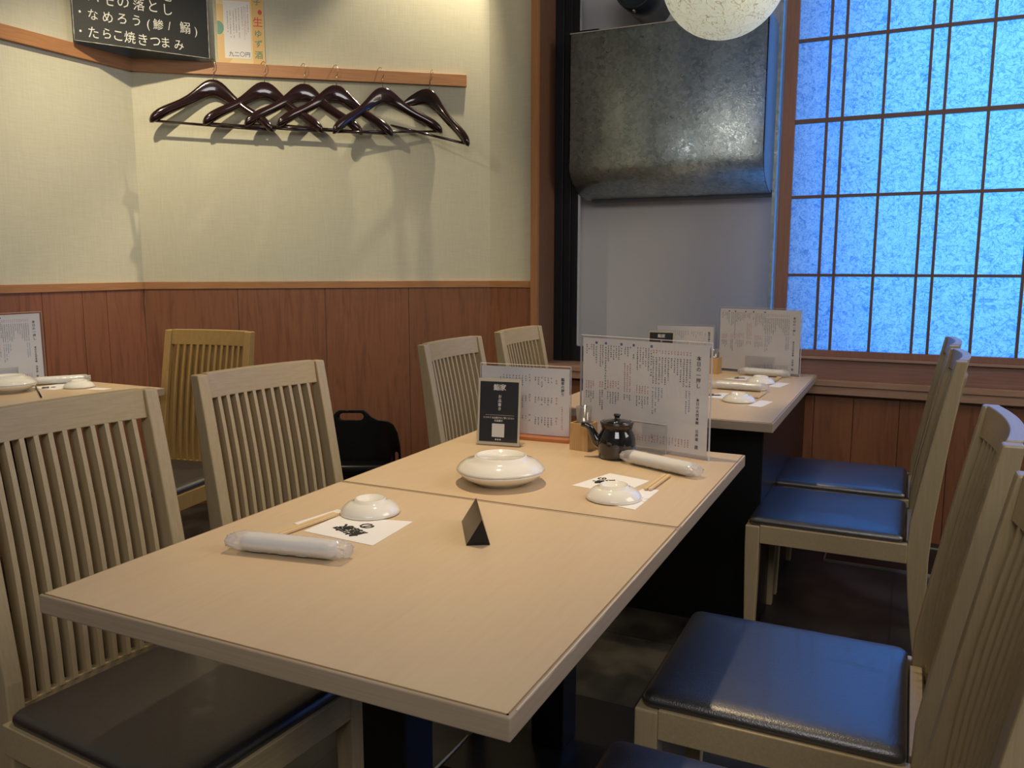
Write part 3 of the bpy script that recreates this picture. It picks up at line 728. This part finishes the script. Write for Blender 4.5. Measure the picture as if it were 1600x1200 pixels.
def chops(label, a, b, z=TZ+0.0012, group='joined wooden chopsticks'):
    a = Vector((*a, 0)); b = Vector((*b, 0)); c = (a+b)/2; l = (b-a).length
    ang = math.atan2(b.y-a.y, b.x-a.x) - PI/2
    t = thing('chopsticks', label, 'chopsticks', (c.x, c.y, z), ang, group)
    for s in (-1, 1):
        bm = BM(); 
        def rg(y, w): return [Vector((s*0.0044-w/2, y, 0)), Vector((s*0.0044+w/2, y, 0)), Vector((s*0.0044+w/2, y, 0.0045)), Vector((s*0.0044-w/2, y, 0.0045))]
        add_loft(bm, [rg(-l/2, 0.0068), rg(l/2, 0.0075)], smooth=False); obj('stick', bm, M_chop, t, 0.0006)
chops('pale wooden chopsticks between the towel and dish on the nearest table', (-0.968, 1.045), (-0.951, 1.207), TZ+0.0018)
chops('pale wooden chopsticks behind the dish in front of the soy pot', (-0.472, 1.627), (-0.467, 1.762), TZ+0.0022)
chops('pale wooden chopsticks behind the near dish of the window table', (-0.474, 2.965), (-0.47, 3.10), TZ+0.0022)
chops('pale wooden chopsticks behind the far dish of the window table', (-0.484, 3.445), (-0.48, 3.565), TZ+0.0022)
bm = BM(); add_tube(bm, [(-3.03, 2.04, TZ+0.004), (-2.76, 1.876, TZ+0.004)], 0.0025, 8)
tag(obj('thin_black_stick', bm, M_plastic), 'thin black stick beside the big plates on the left wall table', 'stick')

# rolled towels in film
def towel(label, a, b, seed, group='rolled wet towels in plastic film', first=[None]):
    a = Vector((*a, 0)); b = Vector((*b, 0)); c = (a+b)/2; l = (b-a).length
    ang = math.atan2(b.y-a.y, b.x-a.x)
    if first[0]:
        return dup(first[0], (c.x, c.y, TZ), ang, label, group)
    t = thing('rolled_towel', label, 'rolled towel', (c.x, c.y, TZ), ang, group); first[0] = t
    l = 0.215
    bm = BM(); rings = []; n = 22
    for k in range(25):
        u = k/24; x = -l*0.39 + l*0.78*u; e = min(1, min(u, 1-u)*14+0.55)
        rings.append([Vector((x, 0.0190*e*math.cos(2*PI*i/n)*(1+0.05*noise.noise((x*60, i, 0))), 0.0160+0.0152*e*math.sin(2*PI*i/n)*(1+0.05*noise.noise((x*60, i, 4))))) for i in range(n)])
    add_loft(bm, rings); obj('towel', bm, M_towel, t)
    bm = BM(); rings = []; n = 40; K = 48
    for k in range(K+1):
        u = k/K; x = -l*0.5 + l*u; d = min(u, 1-u)
        if d < 0.10:
            q = d/0.10; hz = 0.0095 + 0.0065*q; hy = 0.0185 + 0.002*q; cr = 0.30*(1-q)+0.12
        else: hz = 0.0160; hy = 0.0205; cr = 0.05
        rings.append([Vector((x + 0.004*noise.noise((i*0.7, seed, k*0.3))*(1 if d < 0.1 else 0.3), hy*math.cos(2*PI*i/n)*(1+cr*noise.noise((x*70, i*0.9, seed))),
                      max(0.0004, 0.0164 + hz*math.sin(2*PI*i/n)*(1+cr*noise.noise((x*70+9, i*0.9, seed)))))) for i in range(n)])
    add_loft(bm, rings); obj('plastic_film', bm, M_wrap, t)
    bm = BM()
    for x0, w in ((-0.062, 0.020), (-0.028, 0.004), (-0.010, 0.016), (0.022, 0.018)):
        add_box(bm, (x0, -0.0150, 0.0046), (x0+w, -0.0140, 0.0086), 0)
    obj('film_print', bm, plain('film_green_print', (0.45, 0.55, 0.47), 0.6), t)
    return t
towel('rolled white towel in clear film lying in front on the nearest table', (-0.992, 0.985), (-0.785, 1.022), 1)
towel('rolled white towel in clear film lying right of the soy pot', (-0.605, 1.862), (-0.395, 1.775), 2)
towel('rolled white towel in clear film at the near setting of the window table', (-0.672, 3.150), (-0.465, 3.140), 3)
towel('rolled white towel in clear film at the far setting of the window table', (-0.655, 3.615), (-0.445, 3.585), 4)
towel('rolled white towel in clear film on the left wall table below its menu', (-3.080, 2.075), (-2.985, 2.215), 5)

# black folded table sign: triangular prism
tr = thing('triangular_table_sign', 'small glossy black triangular sign standing on the nearest table', 'table sign', (-0.640, 1.225, TZ))
bl_, br_, ap = Vector((-0.009, -0.059, 0)), Vector((0.026, -0.038, 0)), Vector((0.015, -0.046, 0.045))
off = Vector((-0.072, 0.113, 0))
bm = BM()
e = 0.10
add_prism(bm, [bl_, br_, ap], [p+off for p in (bl_, br_, ap)])
obj('sign_body', bm, M_plastic, tr, 0.0007)

# soy sauce pot
pot = thing('soy_sauce_pot', 'glossy black ceramic soy sauce pot with spout', 'soy sauce pot', (-0.630, 1.893, TZ))
bm = BM()
add_lathe(bm, [(0.0, 0.002), (0.040, 0.0), (0.0435, 0.003), (0.0455, 0.015), (0.0465, 0.032), (0.0455, 0.048), (0.042, 0.060), (0.0375, 0.069), (0.0365, 0.074), (0.0385, 0.083), (0.0405, 0.0885), (0.0385, 0.0900), (0.035, 0.0895), (0.033, 0.086), (0.0, 0.085)], 56)
obj('pot_body', bm, M_soy, pot)
bm = BM(); add_lathe(bm, [(0.0368, 0.0735), (0.0385, 0.0825), (0.0408, 0.0885), (0.0412, 0.0885), (0.0390, 0.0815), (0.0374, 0.0735)], 56); obj('unglazed_collar', bm, M_unglazed, pot)
bm = BM()
d = Vector((-0.95, -0.30, 0)).normalized()
sp = [d*0.036 + Vector((0, 0, 0.034)), d*0.050 + Vector((0, 0, 0.043)), d*0.058 + Vector((0, 0, 0.058)), d*0.064 + Vector((0, 0, 0.071)), d*0.074 + Vector((0, 0, 0.079)), d*0.087 + Vector((0, 0, 0.080))]
add_tube(bm, sp, [0.016, 0.014, 0.0105, 0.0085, 0.0070, 0.0060], 14); obj('spout', bm, M_soy, pot)
lid = BM(); add_lathe(lid, [(0.0, 0.0), (0.0335, 0.0), (0.0345, 0.002), (0.030, 0.006), (0.018, 0.0085), (0.007, 0.0095), (0.006, 0.014), (0.0085, 0.018), (0.0085, 0.021), (0.006, 0.0225), (0.0, 0.0225)], 40)
o = obj('lid', lid, M_soy, pot, loc=(0, 0, 0.0862))

# toothpick holder
def pick_holder(label, x, y, rz):
    t = thing('toothpick_holder', label, 'toothpick holder', (x, y, TZ), rz, 'toothpick holders')
    bm = BM(); h = 0.026
    for a in ((-h, -h, h, -h+0.005), (-h, h-0.005, h, h), (-h, -h+0.005, -h+0.005, h-0.005), (h-0.005, -h+0.005, h, h-0.005)): add_box(bm, (a[0], a[1], 0), (a[2], a[3], 0.070))
    add_box(bm, (-h+0.004, -h+0.004, 0), (h-0.004, h-0.004, 0.006)); obj('wooden_box', bm, M_box, t)
    bm = BM(); add_lathe(bm, [(0.0, 0.008), (0.0145, 0.008), (0.0205, 0.110), (0.0195, 0.110), (0.0135, 0.010), (0.0, 0.010)], 28); obj('clear_cup', bm, M_cup, t)
    bm = BM(); random.seed(5)
    for k in range(26):
        a = random.uniform(0, 2*PI); r0 = random.uniform(0, 0.009); r1 = r0 + random.uniform(0, 0.006)
        add_tube(bm, [(r0*math.cos(a), r0*math.sin(a), 0.012), (r1*math.cos(a), r1*math.sin(a), 0.080 + random.uniform(-0.004, 0.006))], 0.0010, 5)
    o = obj('toothpicks', bm, M_pick, t); o['kind'] = 'stuff'
    return t
ph = pick_holder('square wooden toothpick holder with clear cup left of the soy pot', -0.736, 1.945, -0.15)
dup(ph, (-0.762, 3.600, TZ), -0.15, 'square wooden toothpick holder with clear cup on the window table', 'toothpick holders')

# ------------------------------------------------------------------ menus and cards
def tiny_text(bm, x, z0, z1, s, mi, horiz=False):
    """a column of tiny strokes standing in for illegible print, from z0 (top) down to z1"""
    z = z0
    while z - s > z1:
        if random.random() > 0.07:
            n = random.choice((3, 4, 4, 5)); 
            for k in range(n):
                if random.random() < 0.6:
                    zz = z - s*(0.15+0.7*k/n); w = s*random.uniform(0.22, 0.42); add_box(bm, (x-w, -0.0003, zz-s*0.045), (x+w, 0.0002, zz+s*0.045), mi)
                else:
                    xx = x + s*random.uniform(-0.3, 0.3); h = s*random.uniform(0.2, 0.4); add_box(bm, (xx-s*0.045, -0.0003, z-s/2-h), (xx+s*0.045, 0.0002, z-s/2+h), mi)
        z -= s*1.12
TXT = Matrix.Rotation(PI/2, 4, 'X')      # text upright in the xz plane facing -y
def big_menu(label, loc, rz, W_=0.362, H_=0.268, grp='large menu stands'):
    """origin: centre of the bottom edge; faces local -y"""
    t = thing('menu_stand', label, 'menu stand', loc, rz, grp)
    b = 0.006
    bm = BM(); add_box(bm, (-W_/2-b, -0.0045, 0.003), (W_/2+b, -0.0025, H_+0.016)); add_box(bm, (-W_/2-b, 0.0008, 0.003), (W_/2+b, 0.0028, H_+0.016))
    add_box(bm, (-W_/2-b, -0.0045, 0.0), (W_/2+b, 0.0028, 0.003))
    o = obj('acrylic_panel', bm, M_acryl, t)
    bm = BM(); 
    for x in (-W_/2-b-0.0008, W_/2+b): add_box(bm, (x, -0.0045, 0.0), (x+0.0008, 0.0028, H_+0.016))
    add_box(bm, (-W_/2-b, -0.0045, H_+0.016), (W_/2+b, 0.0028, H_+0.0168)); obj('panel_edge', bm, M_acryl_edge, o)
    bm = BM()                                     # clear foot: a bent acrylic piece front and back
    for s in (-1, 1):
        x0, x1 = -0.055, 0.075
        add_box(bm, (x0, -0.028 if s < 0 else 0.003, 0.0), (x1, -0.0046 if s < 0 else 0.028, 0.002))
    add_box(bm, (-0.055, -0.0068, 0.0), (0.075, -0.0048, 0.075)); obj('acrylic_foot', bm, M_acryl, t, 0.0005)
    bm = BM()
    for x0, x1, z0, z1 in ((-0.055, -0.0535, 0, 0.075), (0.0735, 0.075, 0, 0.075), (-0.055, 0.075, 0.0735, 0.075)): add_box(bm, (x0, -0.0071, z0), (x1, -0.0045, z1))
    obj('foot_edge', bm, M_acryl_edge, t)
    sh = BM(); add_box(sh, (-W_/2, -0.0012, 0.010), (W_/2, -0.0004, 0.010+H_)); s = obj('menu_sheet', sh, M_sheet, t)
    U = lambda u: -W_/2 + W_*u
    V = lambda v: 0.010 + H_*(1-v)
    fy = -0.0014
    parts = []
    parts.append(text_mesh(vert('本日の'), 0.0125, M_print, t, Matrix.Translation((U(0.925), fy, V(0.175))) @ TXT, line=1.05, bold=0.00012, ext=0.0002))
    parts.append(text_mesh(vert('一押し'), 0.0125, M_print, t, Matrix.Translation((U(0.925), fy, V(0.325))) @ TXT, line=1.05, bold=0.00012, ext=0.0002))
    parts.append(text_mesh(vert('本日の天然本鮪'), 0.0088, M_print, t, Matrix.Translation((U(0.925), fy, V(0.605))) @ TXT, line=1.05, bold=0.0001, ext=0.0002))
    parts.append(text_mesh(vert('北海道'), 0.0090, M_print, t, Matrix.Translation((U(0.925), fy, V(0.825))) @ TXT, line=1.08, bold=0.0001, ext=0.0002))
    parts.append(text_mesh('産', 0.0105, M_print, t, Matrix.Translation((U(0.925), fy, V(0.935))) @ TXT, bold=0.0001, ext=0.0002))
    for q in parts: q.parent = s
    join_into(parts, 'menu_title', s)
    random.seed(21); bm = BM(); c = 0.0048
    ends = [0.56, 0.58, 0.42, 0.36, 0.30, 0.28, 0.25, 0.36, 0.42, 0.46, 0.50, 0.60, 0.62]
    for k in range(13):
        u = 0.862 - k*0.0232
        tiny_text(bm, U(u), V(0.07), V(0.12), c, 1); tiny_text(bm, U(u), V(0.135), V(min(ends[k], 0.40)), c, 0)
        if ends[k] > 0.42: tiny_text(bm, U(u), V(0.42), V(ends[k]+0.06), c, 2)
        tiny_text(bm, U(u), V(0.875), V(0.955), c, 1)
    heads = [(0.567, 0.34), (0.425, 0.19), (0.325, 0.15), (0.195, 0.50), (0.115, 0.27)]
    for u, e_ in heads:
        add_box(bm, (U(u)-0.003, -0.0003, V(0.055)), (U(u)+0.003, 0.0002, V(0.032)), 2); tiny_text(bm, U(u), V(0.075), V(e_), c*1.25, 3)
    for grp_, e_, p0, p1, t1_ in (((0.545, 0.523, 0.501, 0.479, 0.457), 0.25, 0.42, 0.50, 0.64), ((0.400, 0.378, 0.356), 0.13, 0.22, 0.50, 0.60), ((0.305, 0.283, 0.261, 0.239, 0.217), 0.20, 0.40, 0.49, 0.63),
                                   ((0.170, 0.150), 0.25, 0.42, 0.48, 0.70), ((0.092, 0.072, 0.052, 0.032), 0.15, 0.42, 0.50, 0.63)):
        for u in grp_:
            tiny_text(bm, U(u), V(0.06), V(e_+random.uniform(-0.02, 0.05)), c, 0); tiny_text(bm, U(u), V(p0), V(p1), c, 1); tiny_text(bm, U(u), V(p1+0.02), V(t1_+random.uniform(-0.04, 0.02)), c, 0)
    for u in (0.60, 0.575, 0.545, 0.52, 0.50, 0.48, 0.457, 0.435): tiny_text(bm, U(u-0.01), V(0.89), V(0.95), c, 1)
    for v in bm.verts: v.co.y += -0.0014
    obj('small_print', bm, [M_print, M_red, M_blue, M_green], s)
    return t
rzA = math.atan2(-0.085, 0.352)
bgm = big_menu('large clear menu stand with dense vertical writing behind the soy pot', (-0.600, 2.000, TZ), rzA)
dup(bgm, (-0.590, 3.685, TZ), rzA, 'large clear menu stand in front of the paper screen on the window table', 'large menu stands')
dup(bgm, (-3.135, 1.965, TZ), PI/2 - 0.03, 'large clear menu stand at the left edge on the wall table', 'large menu stands')

def small_menu(label, loc, rz):
    t = thing('menu_stand', label, 'menu stand', loc, rz, 'small menu stands')
    W_, H_ = 0.255, 0.182
    bm = BM(); add_box(bm, (-0.115, -0.030, 0), (0.135, 0.030, 0.010)); obj('wooden_base', bm, M_redwood, t, 0.002)
    bm = BM(); add_box(bm, (-W_/2-0.003, -0.0035, 0.009), (W_/2+0.003, -0.0015, H_+0.018)); add_box(bm, (-W_/2-0.003, 0.0015, 0.009), (W_/2+0.003, 0.0035, H_+0.018))
    o = obj('acrylic_panel', bm, M_acryl, t)
    bm = BM(); add_box(bm, (-W_/2-0.003, -0.0035, H_+0.018), (W_/2+0.003, 0.0035, H_+0.0188)); add_box(bm, (-W_/2-0.0038, -0.0035, 0.009), (-W_/2-0.003, 0.0035, H_+0.018)); add_box(bm, (W_/2+0.003, -0.0035, 0.009), (W_/2+0.0038, 0.0035, H_+0.018))
    obj('panel_edge', bm, M_acryl_edge, o)
    bm = BM(); add_box(bm, (-W_/2, -0.0008, 0.012), (W_/2, 0, 0.012+H_)); s = obj('menu_sheet', bm, M_sheet, t)
    U = lambda u: -W_/2 + W_*u
    V = lambda v: 0.012 + H_*(1-v)
    fy = -0.0012
    a = text_mesh(vert('鮨家の握り'), 0.0096, M_print, t, Matrix.Translation((U(0.925), fy, V(0.27))) @ TXT, line=1.05, bold=0.00015, ext=0.0002, name='menu_title'); a.parent = s
    random.seed(9); bm = BM(); c = 0.0052
    tiny_text(bm, U(0.92), V(0.56), V(0.93), c*0.9, 1)
    for v0 in (0.12, 0.42, 0.72):
        tiny_text(bm, U(0.855), V(v0), V(v0+0.14), c*1.3, 1)
        for k in range(6): tiny_text(bm, U(0.80-k*0.036), V(v0+0.01), V(v0+random.uniform(0.08, 0.20)), c, 0)
        tiny_text(bm, U(0.555), V(v0-0.03), V(v0+0.12), c*1.3, 1)
        for k in range(9): tiny_text(bm, U(0.51-k*0.036), V(v0), V(v0+random.uniform(0.08, 0.20)), c, 2 if k < 2 else 0)
    for v in bm.verts: v.co.y += -0.0010
    obj('small_print', bm, [M_print, M_red, M_blue], s)
    return t
smm = small_menu('smaller menu stand with a red-brown wooden base behind the black card', (-0.930, 2.006, TZ), 0.06)
dup(smm, (-0.920, 3.712, TZ), 0.06, 'smaller menu stand with wooden base on the window table', 'small menu stands')

def card(label, loc, rz):
    t = thing('table_card', label, 'table card', loc, rz, 'black table cards')
    W_, H_ = 0.116, 0.176
    ln = Matrix.Rotation(-0.10, 4, 'X')
    def mk(bm): bmesh.ops.transform(bm, matrix=ln, verts=bm.verts); return bm
    bm = BM(); add_box(bm, (-W_/2-0.002, -0.003, 0.0), (W_/2+0.002, -0.0012, H_+0.004)); add_box(bm, (-W_/2-0.002, 0.0006, 0), (W_/2+0.002, 0.002, H_+0.004)); obj('acrylic_panel', mk(bm), M_acryl, t)
    bm = BM(); add_box(bm, (-W_/2, 0.003, 0), (W_/2, 0.055, 0.002)); obj('acrylic_foot', bm, M_acryl, t)
    bm = BM(); add_box(bm, (-W_/2, -0.0008, 0.003), (W_/2, 0.0002, H_)); s = obj('card_border', mk(bm), M_cream, t)
    bm = BM(); add_box(bm, (-W_/2+0.0055, -0.0011, 0.0105), (W_/2-0.0055, -0.0006, H_-0.008)); obj('black_print_area', mk(bm), M_cardblk, s)
    fy = -0.0014; T = []
    def tx(body, size, u, z, **k): T.append(text_mesh(body, size, M_white, s, ln @ Matrix.Translation((u, fy, z)) @ TXT, ext=0.0002, **k))
    tx('鮨家', 0.0175, 0.001, 0.1520, bold=0.0003, space=0.95)
    tx(vert('お品書き'), 0.0095, 0.002, 0.1130, line=1.12, bold=0.00012)
    tx('スマホで お品書きをご覧ください', 0.0056, 0.0, 0.0735, bold=0.00005)
    tx('お品書き', 0.006, 0.0, 0.066, bold=0.0001)
    join_into(T, 'lettering', s)
    bm = BM(); add_box(bm, (-0.036, -0.0014, 0.0805), (0.042, -0.0010, 0.0811), 0); add_box(bm, (-0.0175, -0.0014, 0.0235), (0.0165, -0.0010, 0.0585), 0)
    for k in range(3): add_box(bm, (-0.008+k*0.006, -0.0014, 0.0155), (-0.0045+k*0.006, -0.0010, 0.0190), 0)
    obj('white_label', mk(bm), M_white, s)
    return t
cd = card('black card with white writing in a clear stand in front of the small menu', (-0.949, 1.880, TZ), 0.14)
dup(cd, (-1.005, 3.612, TZ), 0.08, 'small black card with cream border on the window table', 'black table cards')

# ------------------------------------------------------------------ chalkboard and poster
b0 = Vector((-3.214, 2.456, 2.096)); b1 = Vector((-2.943, 2.934, 2.096))
dirb = (b1-b0); Lb = dirb.length; ba = math.atan2(dirb.y, dirb.x)
cb = thing('chalkboard', 'black chalkboard menu with handwritten Japanese lines in the wall corner', 'chalkboard', b0, ba)
bm = BM(); add_box(bm, (0, 0.0, 0), (Lb, 0.008, 0.395)); obj('board', bm, M_boardf, cb, 0.002)
bm = BM(); random.seed(2)
rp = [Vector((0.0005, 0, 0.39)), Vector((0.0005, 0, 0.0))]; rp = []
path = [(0.001, 0.392), (0.001, 0.001), (Lb-0.001, 0.001), (Lb-0.001, 0.392)]
pts_ = []
for (xa, za), (xb_, zb) in zip(path, path[1:]):
    n = 40
    for k in range(n+1): pts_.append((xa+(xb_-xa)*k/n, za+(zb-za)*k/n))
add_tube(bm, [(x, -0.0002, z) for x, z in pts_], [0.0006 + 0.0014*max(0, noise.noise((x*40, z*40, 2.0))+0.25) for x, z in pts_], 5)
obj('worn_rim', bm, M_chalk, cb)
T = []
def chalk(body, size, x, z, sq=1.0, **k): T.append(text_mesh(body, size, M_chalk, cb, Matrix.Translation((x, -0.0007, z)) @ TXT, ext=0.0002, align='LEFT', bold=0.0001, squash=sq, **k))
def hand(line, xs, z, size):
    """each character is set on its own, a little uneven as chalk handwriting is"""
    for ch_, x in zip(line, xs):
        k = random.uniform(0.92, 1.06)
        M_ = Matrix.Translation((x, -0.0007, z + random.uniform(-0.003, 0.003))) @ TXT @ Matrix.Rotation(random.uniform(-0.06, 0.04), 4, 'Z') @ Matrix.Shear('XY', 4, (0.10, 0))
        T.append(text_mesh(ch_, size*k, M_chalk, cb, M_, ext=0.0002, bold=0.0, squash=0.9))
    join_into(T, 'chalk_writing', cb); T.clear()
random.seed(31)
px = lambda L: [(v-114)*0.00258 for v in L]
hand('・たらこ焼きつまみ', px([124, 143, 163, 180, 198, 218, 238, 254, 276]), 0.040, 0.052)
hand('・なめろう(鯵/鰯)', px([125, 144, 166, 188, 210, 228, 244, 262, 288, 306]), 0.112, 0.050)
hand('・ハモの落とし', px([125, 146, 168, 191, 215, 237, 260]), 0.182, 0.058)
hand('う海老', px([212, 236, 260]), 0.238, 0.056)
for o in children(cb): pass
# poster, leaning on the strip
sP = (Vector((-2.93, 2.967, 0)) - K0).dot(Vector((HX, HY, 0)))
pbase = along(K0, sP, 0.006, 2.0955)
po = thing('sake_poster', 'laminated orange and yellow poster with vertical writing beside the chalkboard', 'poster', pbase, HA)
bm = BM(); add_box(bm, (0, 0, 0), (0.208, 0.0012, 0.36)); obj('poster_sheet', bm, M_postery, po)
bm = BM()
random.seed(4)
def blob(cx, cz, rx, rz_, y, mi, n=20): 
    add_prism(bm, [Vector((min(0.207, max(0.001, cx+rx*math.cos(2*PI*i/n))), y, max(0.001, cz+rz_*math.sin(2*PI*i/n)))) for i in range(n)],
                  [Vector((min(0.207, max(0.001, cx+rx*math.cos(2*PI*i/n))), y-0.0002, max(0.001, cz+rz_*math.sin(2*PI*i/n)))) for i in range(n)], mi)
blob(0.02, 0.06, 0.05, 0.07, -0.0001, 0); blob(0.015, 0.20, 0.06, 0.06, -0.0001, 0); blob(0.12, 0.33, 0.09, 0.04, -0.0001, 0)
blob(0.008, 0.155, 0.022, 0.030, -0.0004, 1); add_box(bm, (0.155, -0.0003, 0.0), (0.205, -0.0001, 0.36), 0)
blob(0.192, 0.232, 0.009, 0.011, -0.0006, 2)
obj('fruit_picture', bm, [M_poster, M_postg, M_postr], po)
bm = BM(); add_box(bm, (0.030, -0.0009, 0.022), (0.148, -0.0005, 0.275)); 
pc_ = obj('white_panel', bm, M_paper, po)
bm = BM(); random.seed(6)
for k, (x, c_) in enumerate(((0.138, 0), (0.128, 1), (0.121, 1), (0.112, 0), (0.098, 0), (0.086, 0), (0.074, 0), (0.060, 0), (0.048, 0))):
    tiny_text(bm, x, 0.262-0.004*k, 0.10+random.uniform(0, 0.05), 0.006, c_)
for v in bm.verts: v.co.y -= 0.0011
obj('small_print', bm, [M_print, M_red], pc_)
a = text_mesh('九二〇円', 0.024, M_ink, pc_, Matrix.Translation((0.095, -0.0012, 0.040)) @ TXT, name='price_lettering', ext=0.0002)
T = []
for ch_, z, m_, s_ in (('子', 0.275, M_postg, 0.034), ('生', 0.185, M_postr, 0.046), ('ゆ', 0.135, M_postg, 0.036), ('ず', 0.090, M_postg, 0.036), ('酒', 0.040, M_postg, 0.038)):
    T.append(text_mesh(ch_, s_, m_, po, Matrix.Translation((0.181, -0.0007, z)) @ TXT, ext=0.0002, bold=0.0002))
join_into(T, 'poster_lettering', po)

# ------------------------------------------------------------------ coat hangers
def make_hanger(label):
    t = thing('coat_hanger', label, 'coat hanger', group='dark lacquered coat hangers')
    # local: x along the hanger, -y towards the room, origin = top of the hook
    top = [(-0.268, -0.280), (-0.235, -0.245), (-0.19, -0.220), (-0.145, -0.196), (-0.105, -0.166), (-0.070, -0.130), (-0.036, -0.096), (0.0, -0.086)]
    bot = [(-0.276, -0.322), (-0.240, -0.312), (-0.19, -0.272), (-0.145, -0.246), (-0.105, -0.220), (-0.070, -0.198), (-0.035, -0.176), (0.0, -0.162)]
    th = [0.016, 0.023, 0.022, 0.017, 0.013, 0.010, 0.009, 0.009]
    fw = [-0.050, -0.042, -0.030, -0.020, -0.011, -0.005, -0.001, 0.0]
    prof = []
    for i in range(8): prof.append((top[i], bot[i], th[i], fw[i]))
    prof += [((-a[0][0], a[0][1]), (-a[1][0], a[1][1]), a[2], a[3]) for a in prof[-2::-1]]
    bm = BM(); rings = []
    for (tx_, tz), (bx_, bz), h, f in prof:
        c = Vector(((tx_+bx_)/2, f, (tz+bz)/2)); up = Vector(((tx_-bx_)/2, 0, (tz-bz)/2)); n = 12
        rings.append([c + up*math.sin(2*PI*i/n)*1.0 + Vector((0, 1, 0))*h*math.cos(2*PI*i/n) for i in range(n)])
    add_loft(bm, rings); obj('hanger_body', bm, M_hanger, t, sub=1)
    bm = BM(); add_tube(bm, [(-0.245, -0.040, -0.304), (0.245, -0.040, -0.304)], 0.0062, 12); obj('trouser_bar', bm, M_hanger, t)
    bm = BM(); P = [(0, 0, -0.095), (0, 0, -0.062), (0, -0.004, -0.052)]
    for k in range(12):
        a = -PI*0.42 + k/11*PI*1.25
        q_ = -0.020*math.cos(a)+0.010; P.append((-q_*0.62, -0.004+q_*0.78, -0.027+0.027*math.sin(a)))
    add_tube(bm, P, 0.0016, 8); obj('hook', bm, M_chrome, t)
    return t
hx_px = [(-2.945, 2.955), (-2.769, 3.095), (-2.627, 3.207), (-2.511, 3.298), (-2.347, 3.428), (-2.151, 3.583)]
labels = ['dark lacquered hanger at the left end of the row, under the poster', 'second dark hanger from the left on the coat strip', 'third dark hanger from the left on the coat strip',
          'fourth dark hanger from the left on the coat strip', 'fifth dark hanger on the strip, tilted the other way', 'rightmost dark hanger, swung out from the wall']
yaw = [0.02, 0.02, 0.02, 0.02, 0.16, -0.36]; roll = [0.045, 0.035, 0.035, 0.045, -0.06, 0.25]
h0 = None
for i, ((x, y), l) in enumerate(zip(hx_px, labels)):
    s = (Vector((x, y, 0)) - K0).dot(Vector((HX, HY, 0)))
    p = along(K0, s, 0.030, 2.106)
    if h0 is None: h0 = make_hanger(l); o = h0
    else: o = dup(h0, (0, 0, 0), 0, l, 'dark lacquered coat hangers')
    o.location = p; o.rotation_euler = (0, roll[i], HA + yaw[i])
for o in bpy.data.objects:
    if o.parent is not None: pass
bpy.context.view_layer.update()
